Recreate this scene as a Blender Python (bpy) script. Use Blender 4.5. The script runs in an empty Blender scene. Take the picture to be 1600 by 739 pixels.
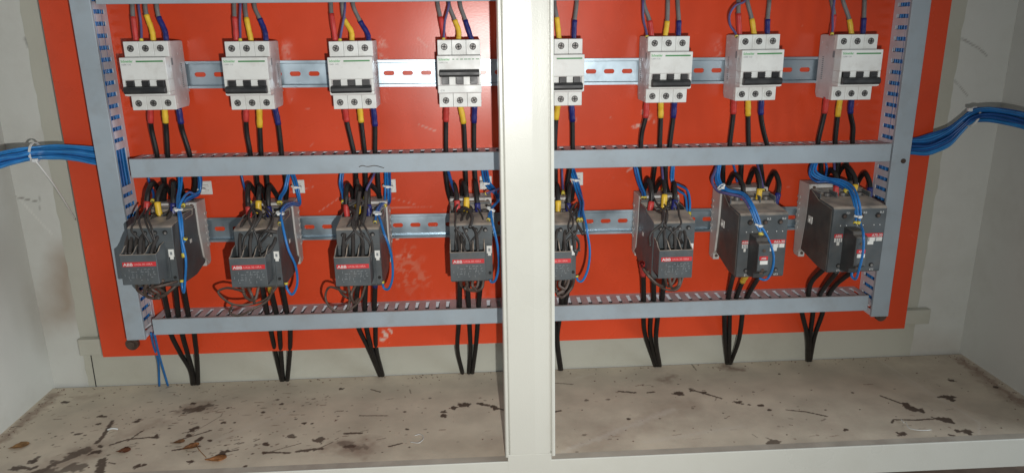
import bpy, bmesh, math, random
import numpy as np
from mathutils import Vector, Matrix
random.seed(7)
sc = bpy.context.scene
C = sc.collection

# ------------------------------------------------------------------ camera
RIGHT = (0.99828396, -0.0570814, -0.0130708)
DOWN = (-0.02839583, -0.27665664, -0.96054921)
FWD = (0.05121337, 0.95927202, -0.27780276)
F, DIST = 1154.15, 1.03
cam = bpy.data.objects.new('camera', bpy.data.cameras.new('camera'))
C.objects.link(cam); sc.camera = cam
m = Matrix(((RIGHT[0], -DOWN[0], -FWD[0], 0), (RIGHT[1], -DOWN[1], -FWD[1], -DIST), (RIGHT[2], -DOWN[2], -FWD[2], 0), (0, 0, 0, 1)))
cam.matrix_world = m
cam.data.sensor_width = 36; cam.data.lens = F / 1600 * 36
cam.data.clip_start = 0.01; cam.data.clip_end = 50

def ray(x, y):
    a, b = x - 800, y - 369.5
    return Vector([RIGHT[i] * a + DOWN[i] * b + FWD[i] * F for i in range(3)])
def at(x, y, Y):                      # surveyed point: photo sight line met with the plane at depth Y
    d = ray(x, y); return d * ((Y + DIST) / d.y) + Vector((0, -DIST, 0))
def atz(x, y, Z):
    d = ray(x, y); return d * (Z / d.z) + Vector((0, -DIST, 0))
def zz(y, Y, x=716): return at(x, y, Y).z

# ------------------------------------------------------------------ object helpers
def thing(name, label, cat, loc=(0, 0, 0), group=None):
    o = bpy.data.objects.new(name, None); C.objects.link(o); o.location = loc
    o.empty_display_size = .01
    o['label'] = label; o['category'] = cat
    if group: o['group'] = group
    return o
def tag(o, label, cat, group=None):
    o['label'] = label; o['category'] = cat
    if group: o['group'] = group
    return o
def link(name, bm, mat, parent=None, smooth=False, recalc=True):
    if recalc: bmesh.ops.recalc_face_normals(bm, faces=bm.faces)
    me = bpy.data.meshes.new(name); bm.to_mesh(me); bm.free()
    if mat: me.materials.append(mat)
    if smooth:
        for p in me.polygons: p.use_smooth = True
    o = bpy.data.objects.new(name, me); C.objects.link(o)
    if parent:
        o.parent = parent; o.location = (0, 0, 0)
    return o
def structure(o): o['kind'] = 'structure'; return o
def dup(o, loc=None, parent=None):
    c = o.copy(); C.objects.link(c)
    if parent: c.parent = parent
    if loc is not None: c.location = loc
    for ch in list(o.children): dup(ch, None, c)
    return c
def box(bm, x0, x1, y0, y1, z0, z1, bev=0.0, seg=1):
    t = bmesh.new()
    bmesh.ops.create_cube(t, size=1)
    for v in t.verts:
        v.co = Vector(((x0 + x1) / 2 + v.co.x * abs(x1 - x0), (y0 + y1) / 2 + v.co.y * abs(y1 - y0), (z0 + z1) / 2 + v.co.z * abs(z1 - z0)))
    if bev: bmesh.ops.bevel(t, geom=t.edges[:], offset=bev, segments=seg, affect='EDGES', profile=.6)
    merge(bm, t)
def merge(bm, t):
    me = bpy.data.meshes.new('tmp'); t.to_mesh(me); t.free(); bm.from_mesh(me); bpy.data.meshes.remove(me)
def prism(bm, prof, x0, x1, bev=0.0, axis='x'):
    """extrude a closed outline; axis x: prof = (y,z); axis z: prof = (x,y); axis y: prof=(x,z)"""
    t = bmesh.new()
    def P(a, b, c):
        return {'x': (c, a, b), 'z': (a, b, c), 'y': (a, c, b)}[axis]
    A = [t.verts.new(P(a, b, x0)) for a, b in prof]; B = [t.verts.new(P(a, b, x1)) for a, b in prof]
    t.faces.new(A); t.faces.new(B[::-1])
    n = len(prof)
    for i in range(n): t.faces.new((A[i], B[i], B[(i + 1) % n], A[(i + 1) % n]))
    bmesh.ops.recalc_face_normals(t, faces=t.faces)
    if bev: bmesh.ops.bevel(t, geom=t.edges[:], offset=bev, segments=1, affect='EDGES')
    merge(bm, t)
def cyl(bm, c, r, d, n=16, axis='y', r2=None):
    """solid cylinder centred on c"""
    t = bmesh.new()
    bmesh.ops.create_cone(t, cap_ends=True, segments=n, radius1=r, radius2=r if r2 is None else r2, depth=d)
    rot = {'y': Matrix.Rotation(math.pi / 2, 3, 'X'), 'x': Matrix.Rotation(math.pi / 2, 3, 'Y'), 'z': Matrix.Identity(3)}[axis]
    for v in t.verts: v.co = rot @ v.co + Vector(c)
    merge(bm, t)
def spline(pts, n=7):
    pts = [Vector(p) for p in pts]
    if len(pts) == 2: pts = [pts[0], pts[0].lerp(pts[1], .5), pts[1]]
    P = [pts[0] * 2 - pts[1]] + pts + [pts[-1] * 2 - pts[-2]]
    out = []
    for i in range(1, len(P) - 2):
        p0, p1, p2, p3 = P[i - 1:i + 3]
        # centripetal parametrisation keeps tight bends free of loops
        t0 = 0; t1 = max((p1 - p0).length, 1e-5) ** .5; t2 = t1 + max((p2 - p1).length, 1e-5) ** .5; t3 = t2 + max((p3 - p2).length, 1e-5) ** .5
        for k in range(n):
            t = t1 + (t2 - t1) * k / n
            A1 = p0 * ((t1 - t) / (t1 - t0)) + p1 * ((t - t0) / (t1 - t0))
            A2 = p1 * ((t2 - t) / (t2 - t1)) + p2 * ((t - t1) / (t2 - t1))
            A3 = p2 * ((t3 - t) / (t3 - t2)) + p3 * ((t - t2) / (t3 - t2))
            B1 = A1 * ((t2 - t) / (t2 - t0)) + A2 * ((t - t0) / (t2 - t0))
            B2 = A2 * ((t3 - t) / (t3 - t1)) + A3 * ((t - t1) / (t3 - t1))
            out.append(B1 * ((t2 - t) / (t2 - t1)) + B2 * ((t - t1) / (t2 - t1)))
    out.append(pts[-1]); return out
def tube(bm, path, r, n=10, lumps=0.0):
    rings = []; N = len(path)
    up = Vector((0, -1, .1)).normalized(); prev = None
    ph = random.random() * 9
    for i, p in enumerate(path):
        d = (path[min(i + 1, N - 1)] - path[max(i - 1, 0)]); d = d.normalized() if d.length > 1e-9 else (prev or Vector((0, 0, 1)))
        prev = d
        a = up - d * up.dot(d)
        if a.length < 1e-3: a = Vector((1, 0, 0)) - d * d.x
        a.normalize(); up = a; b = d.cross(a)
        rr = r * (1 + lumps * math.sin(i * 1.7 + ph) + lumps * .6 * math.sin(i * 3.1 + ph))
        rings.append([bm.verts.new(p + (a * math.cos(2 * math.pi * k / n) + b * math.sin(2 * math.pi * k / n)) * rr) for k in range(n)])
    for i in range(N - 1):
        for k in range(n):
            bm.faces.new((rings[i][k], rings[i][(k + 1) % n], rings[i + 1][(k + 1) % n], rings[i + 1][k]))
    bm.faces.new(rings[0][::-1]); bm.faces.new(rings[-1])
def text_mesh(s, size, mat, parent, loc, name='lettering', bold=0.0, sx=1.0, rot=None, align='LEFT'):
    cu = bpy.data.curves.new(name, 'FONT'); cu.body = s; cu.size = size; cu.extrude = 0.00004; cu.offset = bold; cu.align_x = align
    o = bpy.data.objects.new(name, cu); C.objects.link(o)
    dg = bpy.context.evaluated_depsgraph_get(); dg.update()
    me = bpy.data.meshes.new_from_object(o.evaluated_get(dg)); bpy.data.objects.remove(o)
    me.materials.clear(); me.materials.append(mat)
    R = rot or Matrix.Rotation(math.pi / 2, 4, 'X')
    me.transform(R @ Matrix.Diagonal((sx, 1, 1, 1)))
    me.transform(Matrix.Translation(Vector(loc)))
    o = bpy.data.objects.new(name, me); C.objects.link(o); o.parent = parent
    return o

# ------------------------------------------------------------------ materials
def mat(name, col, rough=.5, metal=0.0, var=0.12, scale=40, bump=0.0, bscale=400, dust=0.0, dustcol=(.25, .2, .16), spec=.5, coat=0.0, grime=0.0, grimecol=(.12, .1, .08), gscale=18, rvar=.1, dside=.12):
    M = bpy.data.materials.new(name); M.use_nodes = True
    nt = M.node_tree; N = nt.nodes; L = nt.links
    bs = N['Principled BSDF']
    bs.inputs['Roughness'].default_value = rough; bs.inputs['Metallic'].default_value = metal
    bs.inputs['Specular IOR Level'].default_value = spec; bs.inputs['Coat Weight'].default_value = coat
    geo = N.new('ShaderNodeNewGeometry')
    nz = N.new('ShaderNodeTexNoise'); nz.inputs['Scale'].default_value = scale; nz.inputs['Detail'].default_value = 6
    L.new(geo.outputs['Position'], nz.inputs['Vector'])
    mr = N.new('ShaderNodeMapRange'); mr.inputs[1].default_value = .3; mr.inputs[2].default_value = .7
    mr.inputs[3].default_value = 1 - var; mr.inputs[4].default_value = 1 + var
    L.new(nz.outputs['Fac'], mr.inputs[0])
    mx = N.new('ShaderNodeMix'); mx.data_type = 'RGBA'; mx.blend_type = 'MULTIPLY'; mx.inputs[0].default_value = 1
    mx.inputs[6].default_value = (*col, 1); L.new(mr.outputs[0], mx.inputs[7])
    out = mx.outputs[2]
    def mixin(fac, c, prev):
        k = N.new('ShaderNodeMix'); k.data_type = 'RGBA'; L.new(fac, k.inputs[0]); L.new(prev, k.inputs[6]); k.inputs[7].default_value = (*c, 1)
        return k.outputs[2]
    if grime:
        g = N.new('ShaderNodeTexNoise'); g.inputs['Scale'].default_value = gscale; g.inputs['Detail'].default_value = 9; g.inputs['Roughness'].default_value = .68
        L.new(geo.outputs['Position'], g.inputs['Vector'])
        r = N.new('ShaderNodeMapRange'); r.inputs[1].default_value = .5; r.inputs[2].default_value = .72; r.inputs[4].default_value = grime
        L.new(g.outputs['Fac'], r.inputs[0]); out = mixin(r.outputs[0], grimecol, out)
    if dust:
        s = N.new('ShaderNodeSeparateXYZ'); L.new(geo.outputs['Normal'], s.inputs[0])
        r = N.new('ShaderNodeMapRange'); r.inputs[1].default_value = .05; r.inputs[2].default_value = .8; r.inputs[3].default_value = dust * dside; r.inputs[4].default_value = dust
        L.new(s.outputs['Z'], r.inputs[0])
        g = N.new('ShaderNodeTexNoise'); g.inputs['Scale'].default_value = 60; g.inputs['Detail'].default_value = 8
        L.new(geo.outputs['Position'], g.inputs['Vector'])
        r2 = N.new('ShaderNodeMapRange'); r2.inputs[1].default_value = .3; r2.inputs[2].default_value = .62; r2.inputs[3].default_value = .35; L.new(g.outputs['Fac'], r2.inputs[0])
        mm = N.new('ShaderNodeMath'); mm.operation = 'MULTIPLY'; L.new(r.outputs[0], mm.inputs[0]); L.new(r2.outputs[0], mm.inputs[1])
        out = mixin(mm.outputs[0], dustcol, out)
    L.new(out, bs.inputs['Base Color'])
    rr = N.new('ShaderNodeMapRange'); rr.inputs[1].default_value = .3; rr.inputs[2].default_value = .7; rr.inputs[3].default_value = max(rough - rvar, .03); rr.inputs[4].default_value = min(rough + rvar, 1)
    L.new(nz.outputs['Fac'], rr.inputs[0]); L.new(rr.outputs[0], bs.inputs['Roughness'])
    if bump:
        b = N.new('ShaderNodeTexNoise'); b.inputs['Scale'].default_value = bscale; b.inputs['Detail'].default_value = 2
        L.new(geo.outputs['Position'], b.inputs['Vector'])
        bn = N.new('ShaderNodeBump'); bn.inputs['Strength'].default_value = bump; bn.inputs['Distance'].default_value = .001
        L.new(b.outputs['Fac'], bn.inputs['Height']); L.new(bn.outputs[0], bs.inputs['Normal'])
    M['out'] = 0
    return M
def marked(M, c_dark, c_pale, c_rust):
    """lay the painted marks (attribute 'marks') over the material's own colour"""
    nt = M.node_tree; N = nt.nodes; L = nt.links; bs = N['Principled BSDF']
    prev = bs.inputs['Base Color'].links[0].from_socket
    a = N.new('ShaderNodeAttribute'); a.attribute_name = 'marks'
    s = N.new('ShaderNodeSeparateColor'); L.new(a.outputs['Color'], s.inputs[0])
    for ch, c in (('Blue', c_rust), ('Green', c_pale), ('Red', c_dark)):
        k = N.new('ShaderNodeMix'); k.data_type = 'RGBA'; L.new(s.outputs[ch], k.inputs[0]); L.new(prev, k.inputs[6]); k.inputs[7].default_value = (*c, 1); prev = k.outputs[2]
    L.new(prev, bs.inputs['Base Color'])
    return M

M_panel = marked(mat('orange red enamel', (.63, .066, .021), .26, var=.07, scale=9, bump=.035, bscale=420, grime=.25, grimecol=(.36, .045, .02), gscale=7, rvar=.04, spec=.4), (.06, .03, .02), (.62, .50, .42), (.60, .23, .15))
M_wall = marked(mat('grey white wall paint', (.58, .59, .55), .42, var=.05, scale=5, bump=.12, bscale=260, grime=.3, grimecol=(.30, .28, .23), gscale=5), (.10, .085, .07), (.75, .75, .70), (.30, .22, .15))
M_strip = marked(mat('beige back sheet paint', (.46, .46, .39), .42, var=.05, scale=6, bump=.1, bscale=300, grime=.3, grimecol=(.3, .27, .2), gscale=7), (.10, .085, .07), (.7, .7, .65), (.30, .22, .15))
M_frame = mat('cream frame paint', (.62, .62, .555), .30, var=.03, scale=8, bump=.12, bscale=650, grime=.22, grimecol=(.48, .46, .38), gscale=9, rvar=.04, spec=.5)
M_floor = marked(mat('dusty cabinet floor', (.545, .475, .37), .62, var=.14, scale=20, bump=.25, bscale=500, grime=.7, grimecol=(.37, .285, .225), gscale=4.5, rvar=.08), (.050, .027, .017), (.60, .55, .48), (.20, .12, .085))
M_duct = mat('grey pvc duct', (.34, .405, .45), .5, var=.06, scale=20, grime=.35, grimecol=(.22, .22, .21), gscale=24, dust=.9, dustcol=(.30, .25, .22))
M_ductin = mat('slotted grey pvc', (.60, .61, .66), .5, var=.1, scale=30, grime=.3, grimecol=(.33, .31, .31), gscale=22, dust=.6, dustcol=(.30, .255, .23))
M_zinc = mat('galvanised steel', (.40, .49, .55), .38, 1.0, var=.16, scale=16, bump=.06, bscale=120, grime=.3, grimecol=(.34, .44, .52), gscale=15, rvar=.12)
M_white = mat('white breaker plastic', (.70, .71, .68), .42, var=.04, scale=50, dust=.5, dustcol=(.35, .31, .27), grime=.35, grimecol=(.42, .39, .34), gscale=55)
M_side = mat('breaker case side', (.60, .56, .56), .5, var=.08, scale=60, dust=.5, grime=.5, grimecol=(.36, .31, .29), gscale=45)
M_black = mat('black plastic', (.018, .018, .019), .4, var=.2, scale=60, dust=.25, dustcol=(.16, .14, .12))
M_tbar = mat('toggle plastic', (.022, .023, .024), .45, var=.2, scale=60, grime=.4, grimecol=(.07, .065, .06), gscale=60)
M_screw = mat('screw steel', (.22, .21, .20), .55, .6, var=.3, scale=90)
M_dark = mat('hollow dark', (.012, .012, .012), .8, var=.1)
M_cont = mat('dark grey contactor plastic', (.064, .078, .086), .5, var=.14, scale=50, dust=1.0, dustcol=(.44, .36, .285), grime=.4, grimecol=(.13, .115, .10), gscale=38, dside=.04)
M_cont2 = mat('charcoal contactor side', (.050, .050, .050), .5, var=.14, scale=50, dust=.95, dustcol=(.42, .35, .28), grime=.4, grimecol=(.085, .075, .062), gscale=34)
M_aux = mat('near black auxiliary plastic', (.034, .036, .037), .5, var=.15, scale=60, dust=.6, dustcol=(.2, .17, .14), dside=.05)
M_plate = mat('pale base plate', (.50, .485, .46), .45, .0, var=.1, scale=40, dust=.35, dustcol=(.5, .45, .4), grime=.6, grimecol=(.30, .26, .23), gscale=30)
M_red = mat('red label', (.55, .03, .035), .5, var=.06)
M_wlab = mat('white label', (.72, .72, .68), .5, var=.08, grime=.4, grimecol=(.4, .38, .34), gscale=90)
M_ink = mat('pale print', (.62, .62, .60), .6, var=.05)
M_inkd = mat('faded print', (.22, .24, .25), .6, var=.1)
M_green = mat('green print', (.05, .22, .07), .5, var=.1)
M_gtext = mat('light green print', (.12, .42, .16), .5, var=.1)
M_cab = mat('black cable sheath', (.009, .008, .008), .42, var=.2, scale=70, dust=.3, dustcol=(.07, .06, .05), spec=.35)
M_gcab = mat('dusty grey cable', (.15, .145, .14), .5, var=.2, scale=80, grime=.5, grimecol=(.08, .07, .06), gscale=60)
M_sred = mat('red sleeve', (.50, .035, .03), .45, var=.12, scale=80, grime=.4, grimecol=(.3, .06, .04), gscale=60)
M_syel = mat('yellow sleeve', (.72, .46, .03), .45, var=.12, scale=80, grime=.4, grimecol=(.4, .27, .08), gscale=60)
M_sblu = mat('blue sleeve', (.010, .014, .13), .4, var=.2, scale=80, grime=.3, grimecol=(.05, .05, .12), gscale=60)
M_blue = mat('blue wire', (.014, .15, .42), .38, var=.15, scale=60, grime=.35, grimecol=(.03, .10, .26), gscale=40)
M_blue2 = mat('pale blue wire', (.03, .21, .50), .36, var=.15, scale=60)
M_bdk = mat('dark blue wire', (.010, .075, .26), .4, var=.2, scale=60)
M_pur = mat('dull violet wire', (.085, .07, .18), .45, var=.2, scale=60)
M_brn = mat('dusty brown wire', (.055, .036, .028), .5, var=.25, scale=80, dust=.6, dustcol=(.2, .15, .12))
M_gwr = mat('dusty dark resistor wire', (.028, .025, .024), .5, var=.3, scale=80, dust=.3, dustcol=(.12, .10, .085), grime=.4, grimecol=(.06, .05, .043), gscale=70)
M_tie = mat('white nylon', (.68, .69, .66), .4, var=.05, dust=.2)
M_ferr = mat('yellow ferrule', (.62, .50, .06), .45, var=.15, grime=.4, grimecol=(.3, .22, .1), gscale=80)
M_leaf = mat('dry leaf', (.24, .11, .035), .7, var=.4, scale=90)
M_clear = mat('clear torn plastic', (.68, .70, .68), .2, var=.1)
M_bolt = mat('tarnished bolt', (.10, .07, .055), .6, .4, var=.3, scale=90)

# ------------------------------------------------------------------ sheets carrying painted marks
LAT = np.random.RandomState(5).rand(256, 256) * 2 - 1
def vnoise(x, y):
    xi, yi = np.floor(x), np.floor(y); fx, fy = x - xi, y - yi
    fx = fx * fx * (3 - 2 * fx); fy = fy * fy * (3 - 2 * fy); xi = xi.astype(int); yi = yi.astype(int)
    g = lambda a, b: LAT[(xi + a) % 256, (yi + b) % 256]
    return (g(0, 0) * (1 - fx) + g(1, 0) * fx) * (1 - fy) + (g(0, 1) * (1 - fx) + g(1, 1) * fx) * fy
def fbm(x, y, cell):
    x, y = x / cell + 40, y / cell + 60
    return vnoise(x, y) + .55 * vnoise(x * 2.1 + 7, y * 2.1 + 3) + .3 * vnoise(x * 4.3 + 1, y * 4.3 + 9)
def sheet(name, mt, corner, U, V, lu, lv, step, strokes, cat=None):
    """flat grid sheet; strokes = (channel, [(u,v)...], half width, strength, softness)"""
    nu, nv = max(2, int(lu / step)), max(2, int(lv / step))
    u = np.linspace(0, lu, nu); v = np.linspace(0, lv, nv); gu, gv = np.meshgrid(u, v)
    co = np.array(corner)[None, None] + gu[..., None] * np.array(U) + gv[..., None] * np.array(V)
    idx = np.arange(nu * nv).reshape(nv, nu)
    f = np.stack([idx[:-1, :-1], idx[:-1, 1:], idx[1:, 1:], idx[1:, :-1]], -1).reshape(-1, 4)
    me = bpy.data.meshes.new(name); me.vertices.add(nu * nv); me.vertices.foreach_set('co', co.reshape(-1))
    me.loops.add(f.size); me.loops.foreach_set('vertex_index', f.reshape(-1).astype(np.int32))
    me.polygons.add(len(f)); me.polygons.foreach_set('loop_start', np.arange(0, f.size, 4, dtype=np.int32)); me.polygons.foreach_set('loop_total', np.full(len(f), 4, dtype=np.int32))
    me.update(); me.validate()
    mk = np.zeros((nv, nu, 4)); mk[..., 3] = 1
    for ch, pts, w, st, soft in strokes:
        pts = [np.array(p[:2], float) for p in pts]; ws = w
        if len(pts) == 1: pts = [pts[0], pts[0] + 1e-5]
        a = np.min(pts, 0) - w * 2.5 - .003; b = np.max(pts, 0) + w * 2.5 + .003
        i0, i1 = np.searchsorted(u, [a[0], b[0]]); j0, j1 = np.searchsorted(v, [a[1], b[1]])
        if i1 <= i0 or j1 <= j0: continue
        x = gu[j0:j1, i0:i1]; y = gv[j0:j1, i0:i1]
        cell = max(w * 1.3, .0022); wb = .25 if soft > .85 else (.42 if w < .004 else .75)
        wx = x + fbm(x, y, cell) * w * wb; wy = y + fbm(x + .37, y + .11, cell) * w * wb
        d = np.full(x.shape, 9.0)
        for p, q in zip(pts[:-1], pts[1:]):
            e = q - p; t = np.clip(((wx - p[0]) * e[0] + (wy - p[1]) * e[1]) / (e @ e), 0, 1)
            d = np.minimum(d, np.hypot(wx - p[0] - t * e[0], wy - p[1] - t * e[1]))
        k = np.clip((w * (1 + soft) - d) / (w * 2 * soft + 1e-6), 0, 1) * st
        if ch >= 10:      # speckled
            k = k * np.clip(fbm(x, y, .006) * 2.5 + .1, 0, 1)
        c = ch % 10
        mk[j0:j1, i0:i1, c] = np.maximum(mk[j0:j1, i0:i1, c], k)
    at_ = me.color_attributes.new('marks', 'FLOAT_COLOR', 'POINT'); at_.data.foreach_set('color', mk.reshape(-1))
    me.materials.append(mt)
    o = bpy.data.objects.new(name, me); C.objects.link(o)
    return o

WY, FZ = .05, -.535                      # back wall plane, cabinet floor level
XL, XR = -.659, .798                     # side walls
FY = -.194                               # front edge of the floor sheet
# --- floor
def fp(x, y):
    p = atz(x, y, FZ); return (p.x - XL, p.y - (FY - .001))
S = []
def blob(x, y, w=2.0, st=.93, ch=0, soft=.16): S.append((ch, [fp(x - w * .25, y), fp(x + w * .25, y)], w * .00092, st, soft))
def stroke(pts, w=1.2, st=.88, ch=0, soft=.2): S.append((ch, [fp(*p) for p in pts], w * .00085, st, soft))
for a in [(104, 628, 4), (99, 628, 3), (152, 704, 6), (157, 697, 4), (160, 650, 5), (154, 662, 3), (213, 658, 4), (217, 655, 3), (302, 630, 4), (287, 645, 2.4), (299, 672, 5), (306, 668, 4), (312, 686, 5), (295, 680, 3.5), (350, 660, 4), (356, 637, 2.5), (411, 644, 3), (264, 669, 2), (348, 707, 6), (356, 704, 3),
          (216, 727, 5), (225, 726, 3), (298, 721, 5), (383, 728, 3), (415, 693, 3.5), (414, 707, 3), (243, 682, 5), (52, 720, 5), (534, 607, 3.5), (434, 624, 2.5), (440, 631, 3), (632, 643, 2.4), (412, 644, 2.6), (417, 694, 3.4), (458, 682, 6, .8), (500, 687, 6.5, .85), (637, 670, 2.6), (692, 649, 4.5), (694, 643, 4), (708, 637, 5), (722, 632, 6), (731, 632, 5.5), (752, 631, 4), (773, 635, 4.5), (776, 638, 4.5), (366, 660, 2), (327, 688, 3), (475, 661, 3), (488, 661, 2),
          (1058, 614, 6), (1064, 615, 6), (1081, 609, 5), (1100, 613, 4), (1154, 628, 5), (1170, 632, 2.5), (1189, 633, 4), (1202, 640, 3), (982, 654, 2.6), (950, 624, 3, .7), (917, 625, 3, .7), (913, 679, 3, .6), (1209, 690, 9, .8), (1322, 671, 3.5), (1420, 634, 8), (1427, 638, 8), (1415, 630, 4), (1487, 594, 4.5), (1477, 620, 7), (1486, 622, 7), (1474, 654, 8), (1481, 655, 7), (1408, 677, 6), (1512, 676, 7), (1497, 673, 3.5), (1557, 605, 4), (1332, 613, 2), (1290, 640, 1.6), (1218, 584, 2), (1130, 645, 1.6), (1060, 600, 1.5), (1177, 612, 2, .6)]:
    blob(*a)
for a in [([(150, 692), (160, 683), (176, 657)], 3.2), ([(172, 695), (200, 686), (243, 682)], 1.8), ([(200, 688), (222, 673)], 1.6), ([(118, 678), (126, 677)], 2.6), ([(155, 739), (157, 718)], 6), ([(160, 730), (163, 716)], 3), ([(60, 739), (90, 722), (120, 708), (136, 701)], 8, .78), ([(75, 739), (125, 728)], 9, .72), ([(22, 731), (50, 731)], 5), ([(46, 722), (60, 714)], 3.6, .8), ([(290, 640), (330, 632)], 5, .72), ([(296, 643), (318, 638)], 5, .8), ([(283, 686), (330, 672)], 1.6), ([(300, 676), (345, 650), (348, 645)], 1, .5), ([(345, 708), (372, 702)], 1.4), ([(270, 703), (312, 697)], 2, .9), ([(170, 722), (180, 724)], 1.4),
          ([(562, 649), (605, 649)], 1.3, .8), ([(580, 608), (594, 612)], 1.6), ([(412, 706), (452, 707)], 2.6), ([(412, 708), (470, 692)], 1, .7), ([(464, 705), (480, 703), (503, 700)], 3.4), ([(490, 704), (520, 690)], 1, .7), ([(534, 690), (560, 702), (570, 697)], 6, .45), ([(540, 697), (552, 697)], 4, .85), ([(538, 677), (564, 676)], 2.6), ([(608, 697), (628, 692)], 1.8), ([(776, 637), (792, 642)], 2), ([(746, 630), (764, 633)], 3), ([(640, 608), (642, 614)], 1, .6), ([(866, 598), (895, 600)], 1.4, .7), ([(868, 643), (876, 641)], 2.2),
          ([(967, 611), (992, 613)], 2.6), ([(1012, 613), (1022, 612)], 2), ([(1081, 609), (1100, 614), (1127, 622)], 2.2), ([(1229, 640), (1260, 643), (1292, 650)], 1.8), ([(1376, 618), (1400, 627), (1415, 632)], 2.2), ([(1393, 660), (1397, 655), (1430, 656), (1470, 653)], 2), ([(1467, 620), (1480, 620)], 3), ([(1495, 674), (1510, 672)], 2.4), ([(1080, 568), (1088, 578)], 1.2, .7), ([(1483, 679), (1490, 680)], 2.5), ([(1118, 625), (1120, 620)], 1.1, .5), ([(1183, 683), (1176, 678)], 1.2, .5)]:
    stroke(*a)
for a in [([(1130, 573), (1155, 576)], 7, .7), ([(1036, 594), (1052, 588)], 7, .6), ([(290, 641), (318, 636)], 10, .6), ([(535, 695), (570, 699)], 13, .6), ([(1580, 560 + 68), (1520, 580)], 6, .4), ([(60, 736), (140, 703)], 13, .5), ([(900, 700), (1000, 660), (1080, 630)], 14, .22), ([(120, 620), (150, 618)], 6, .3), ([(0, 690), (88, 616)], 6, .6), ([(1500, 562), (1600, 632)], 6, .7), ([(190, 680), (250, 660)], 8, .3)]:
    stroke(a[0], a[1] * 1.3, a[2], 2, .8)
for a in [([(1370, 560), (1530, 660), (1530, 690)], 2, .35), ([(900, 590), (930, 583)], 2, .3), ([(882, 705), (985, 665), (1050, 640)], 5, .38), ([(1010, 690), (1160, 665)], 4, .22), ([(330, 690), (460, 640)], 3, .22), ([(1400, 585), (1500, 640)], 5, .2)]:
    stroke(a[0], a[1], a[2], 1, .8)
rs = random.Random(3)
for i in range(170):                     # clustered spatter at the left
    cx_, cy_ = rs.choice([(170, 665), (300, 655), (330, 690), (240, 640), (430, 690), (480, 640)])
    x, y = rs.gauss(cx_, 45), rs.gauss(cy_, 17)
    if not 596 < y < 716 or not 40 < x < 700: continue
    if rs.random() < .4: stroke([(x, y), (x + rs.uniform(3, 9), y - rs.uniform(0, 3))], rs.uniform(.6, 1.5), rs.uniform(.5, .85), rs.choice([0, 2]))
    else: blob(x, y, rs.uniform(.7, 1.9), rs.uniform(.45, .9), rs.choice([0, 2, 0]))
for i in range(260):                     # fine drips and specks
    x = rs.choice([rs.uniform(20, 780), rs.uniform(20, 480), rs.uniform(880, 1590)]); y = rs.uniform(600, 712)
    if rs.random() < .3: stroke([(x, y), (x + rs.uniform(4, 14), y - rs.uniform(-1, 3))], rs.uniform(.7, 1.4), rs.uniform(.35, .8), rs.choice([0, 2]))
    else: blob(x, y, rs.uniform(.8, 2.0), rs.uniform(.3, .85), rs.choice([0, 0, 2]))
floor = structure(sheet('floor', M_floor, (XL, FY - .001, FZ), (1, 0, 0), (0, 1, 0), XR - XL, WY - FY + .001 - .0052, .001, S))
bm = bmesh.new(); box(bm, XL, XR, WY - .012, WY + .001, FZ - .004, FZ - .0025); structure(link('gap_shade_strip', bm, M_dark))  # near-black strip, paints in the shade down the slit behind the floor

# --- back wall, beige sheet, side walls
ZT = .30
def wm(plane, pts, ch, w, st, soft=.5):
    out = []
    for p in pts:
        if plane == 'b': q = at(p[0], p[1], WY); out.append((q.x - (XL - .02), q.z - (FZ - .01)))
    return (ch, out, w, st, soft)
W = [wm('b', [(0, 305), (30, 309), (62, 316)], 0, .0009, .7), wm('b', [(62, 300), (62, 330)], 0, .0006, .4), wm('b', [(1482, 62), (1505, 62), (1530, 76), (1542, 88)], 0, .0012, .55),
     wm('b', [(1490, 125), (1512, 150)], 0, .0009, .5), wm('b', [(100, 485), (104, 470), (100, 435), (108, 405)], 2, .022, .75, .98), wm('b', [(75, 500), (85, 470)], 2, .02, .4, .98),
     wm('b', [(1430, 540), (1500, 545)], 2, .02, .25, .9), wm('b', [(80, 210), (105, 300)], 2, .012, .2, .9), wm('b', [(20, 300), (80, 365)], 1, .001, .5),
     wm('b', [(41, 62), (46, 72)], 0, .003, .6), wm('b', [(131, 412), (133, 420)], 0, .002, .6)]
structure(sheet('back_wall', M_wall, (XL - .02, WY, FZ - .01), (1, 0, 0), (0, 0, 1), XR - XL + .04, ZT - FZ, .0025, W))
def side(name, X, s):
    pts = []
    o = sheet(name, M_wall, (X, FY - .02, FZ - .01), (0, 1, 0), (0, 0, 1), WY - FY + .02, ZT - FZ, .004, pts)
    structure(o)
side('left_wall', XL, 1); side('right_wall', XR, -1)
# pale sheet in front of the back wall, flush behind the mounting panel
xl, xr = at(139, 600, WY - .002).x, at(1421, 556, WY - .002).x
xlt, xrt = at(30, 0, WY - .002).x, at(1511, 0, WY - .002).x
bm = bmesh.new(); n = 60; L_, R_ = [], []
for i in range(n + 1):
    t = i / n; z = FZ + .0005 + (ZT - FZ) * t; j = .0012 * (math.sin(i * 2.1) * math.sin(i * .7 + 1) + .4 * math.sin(i * 5.3))
    f = (z - FZ) / (.04 - FZ)
    L_.append((xl + (xlt - xl) * f + j, z)); R_.append((xr + (xrt - xr) * f - j, z))
prism(bm, L_ + R_[::-1], WY - .003, WY + .002, axis='y')
structure(link('back_sheet', bm, M_strip))
bm = bmesh.new()
a, b = at(141, 553, WY - .0045), at(150, 606, WY - .0045)
prism(bm, [(a.x - .0006, a.z), (a.x + .0006, a.z), (b.x + .0006, b.z + .001), (b.x - .0006, b.z + .001)], WY - .0036, WY - .0028, axis='y')
structure(link('sheet_seam', bm, M_dark))

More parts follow.
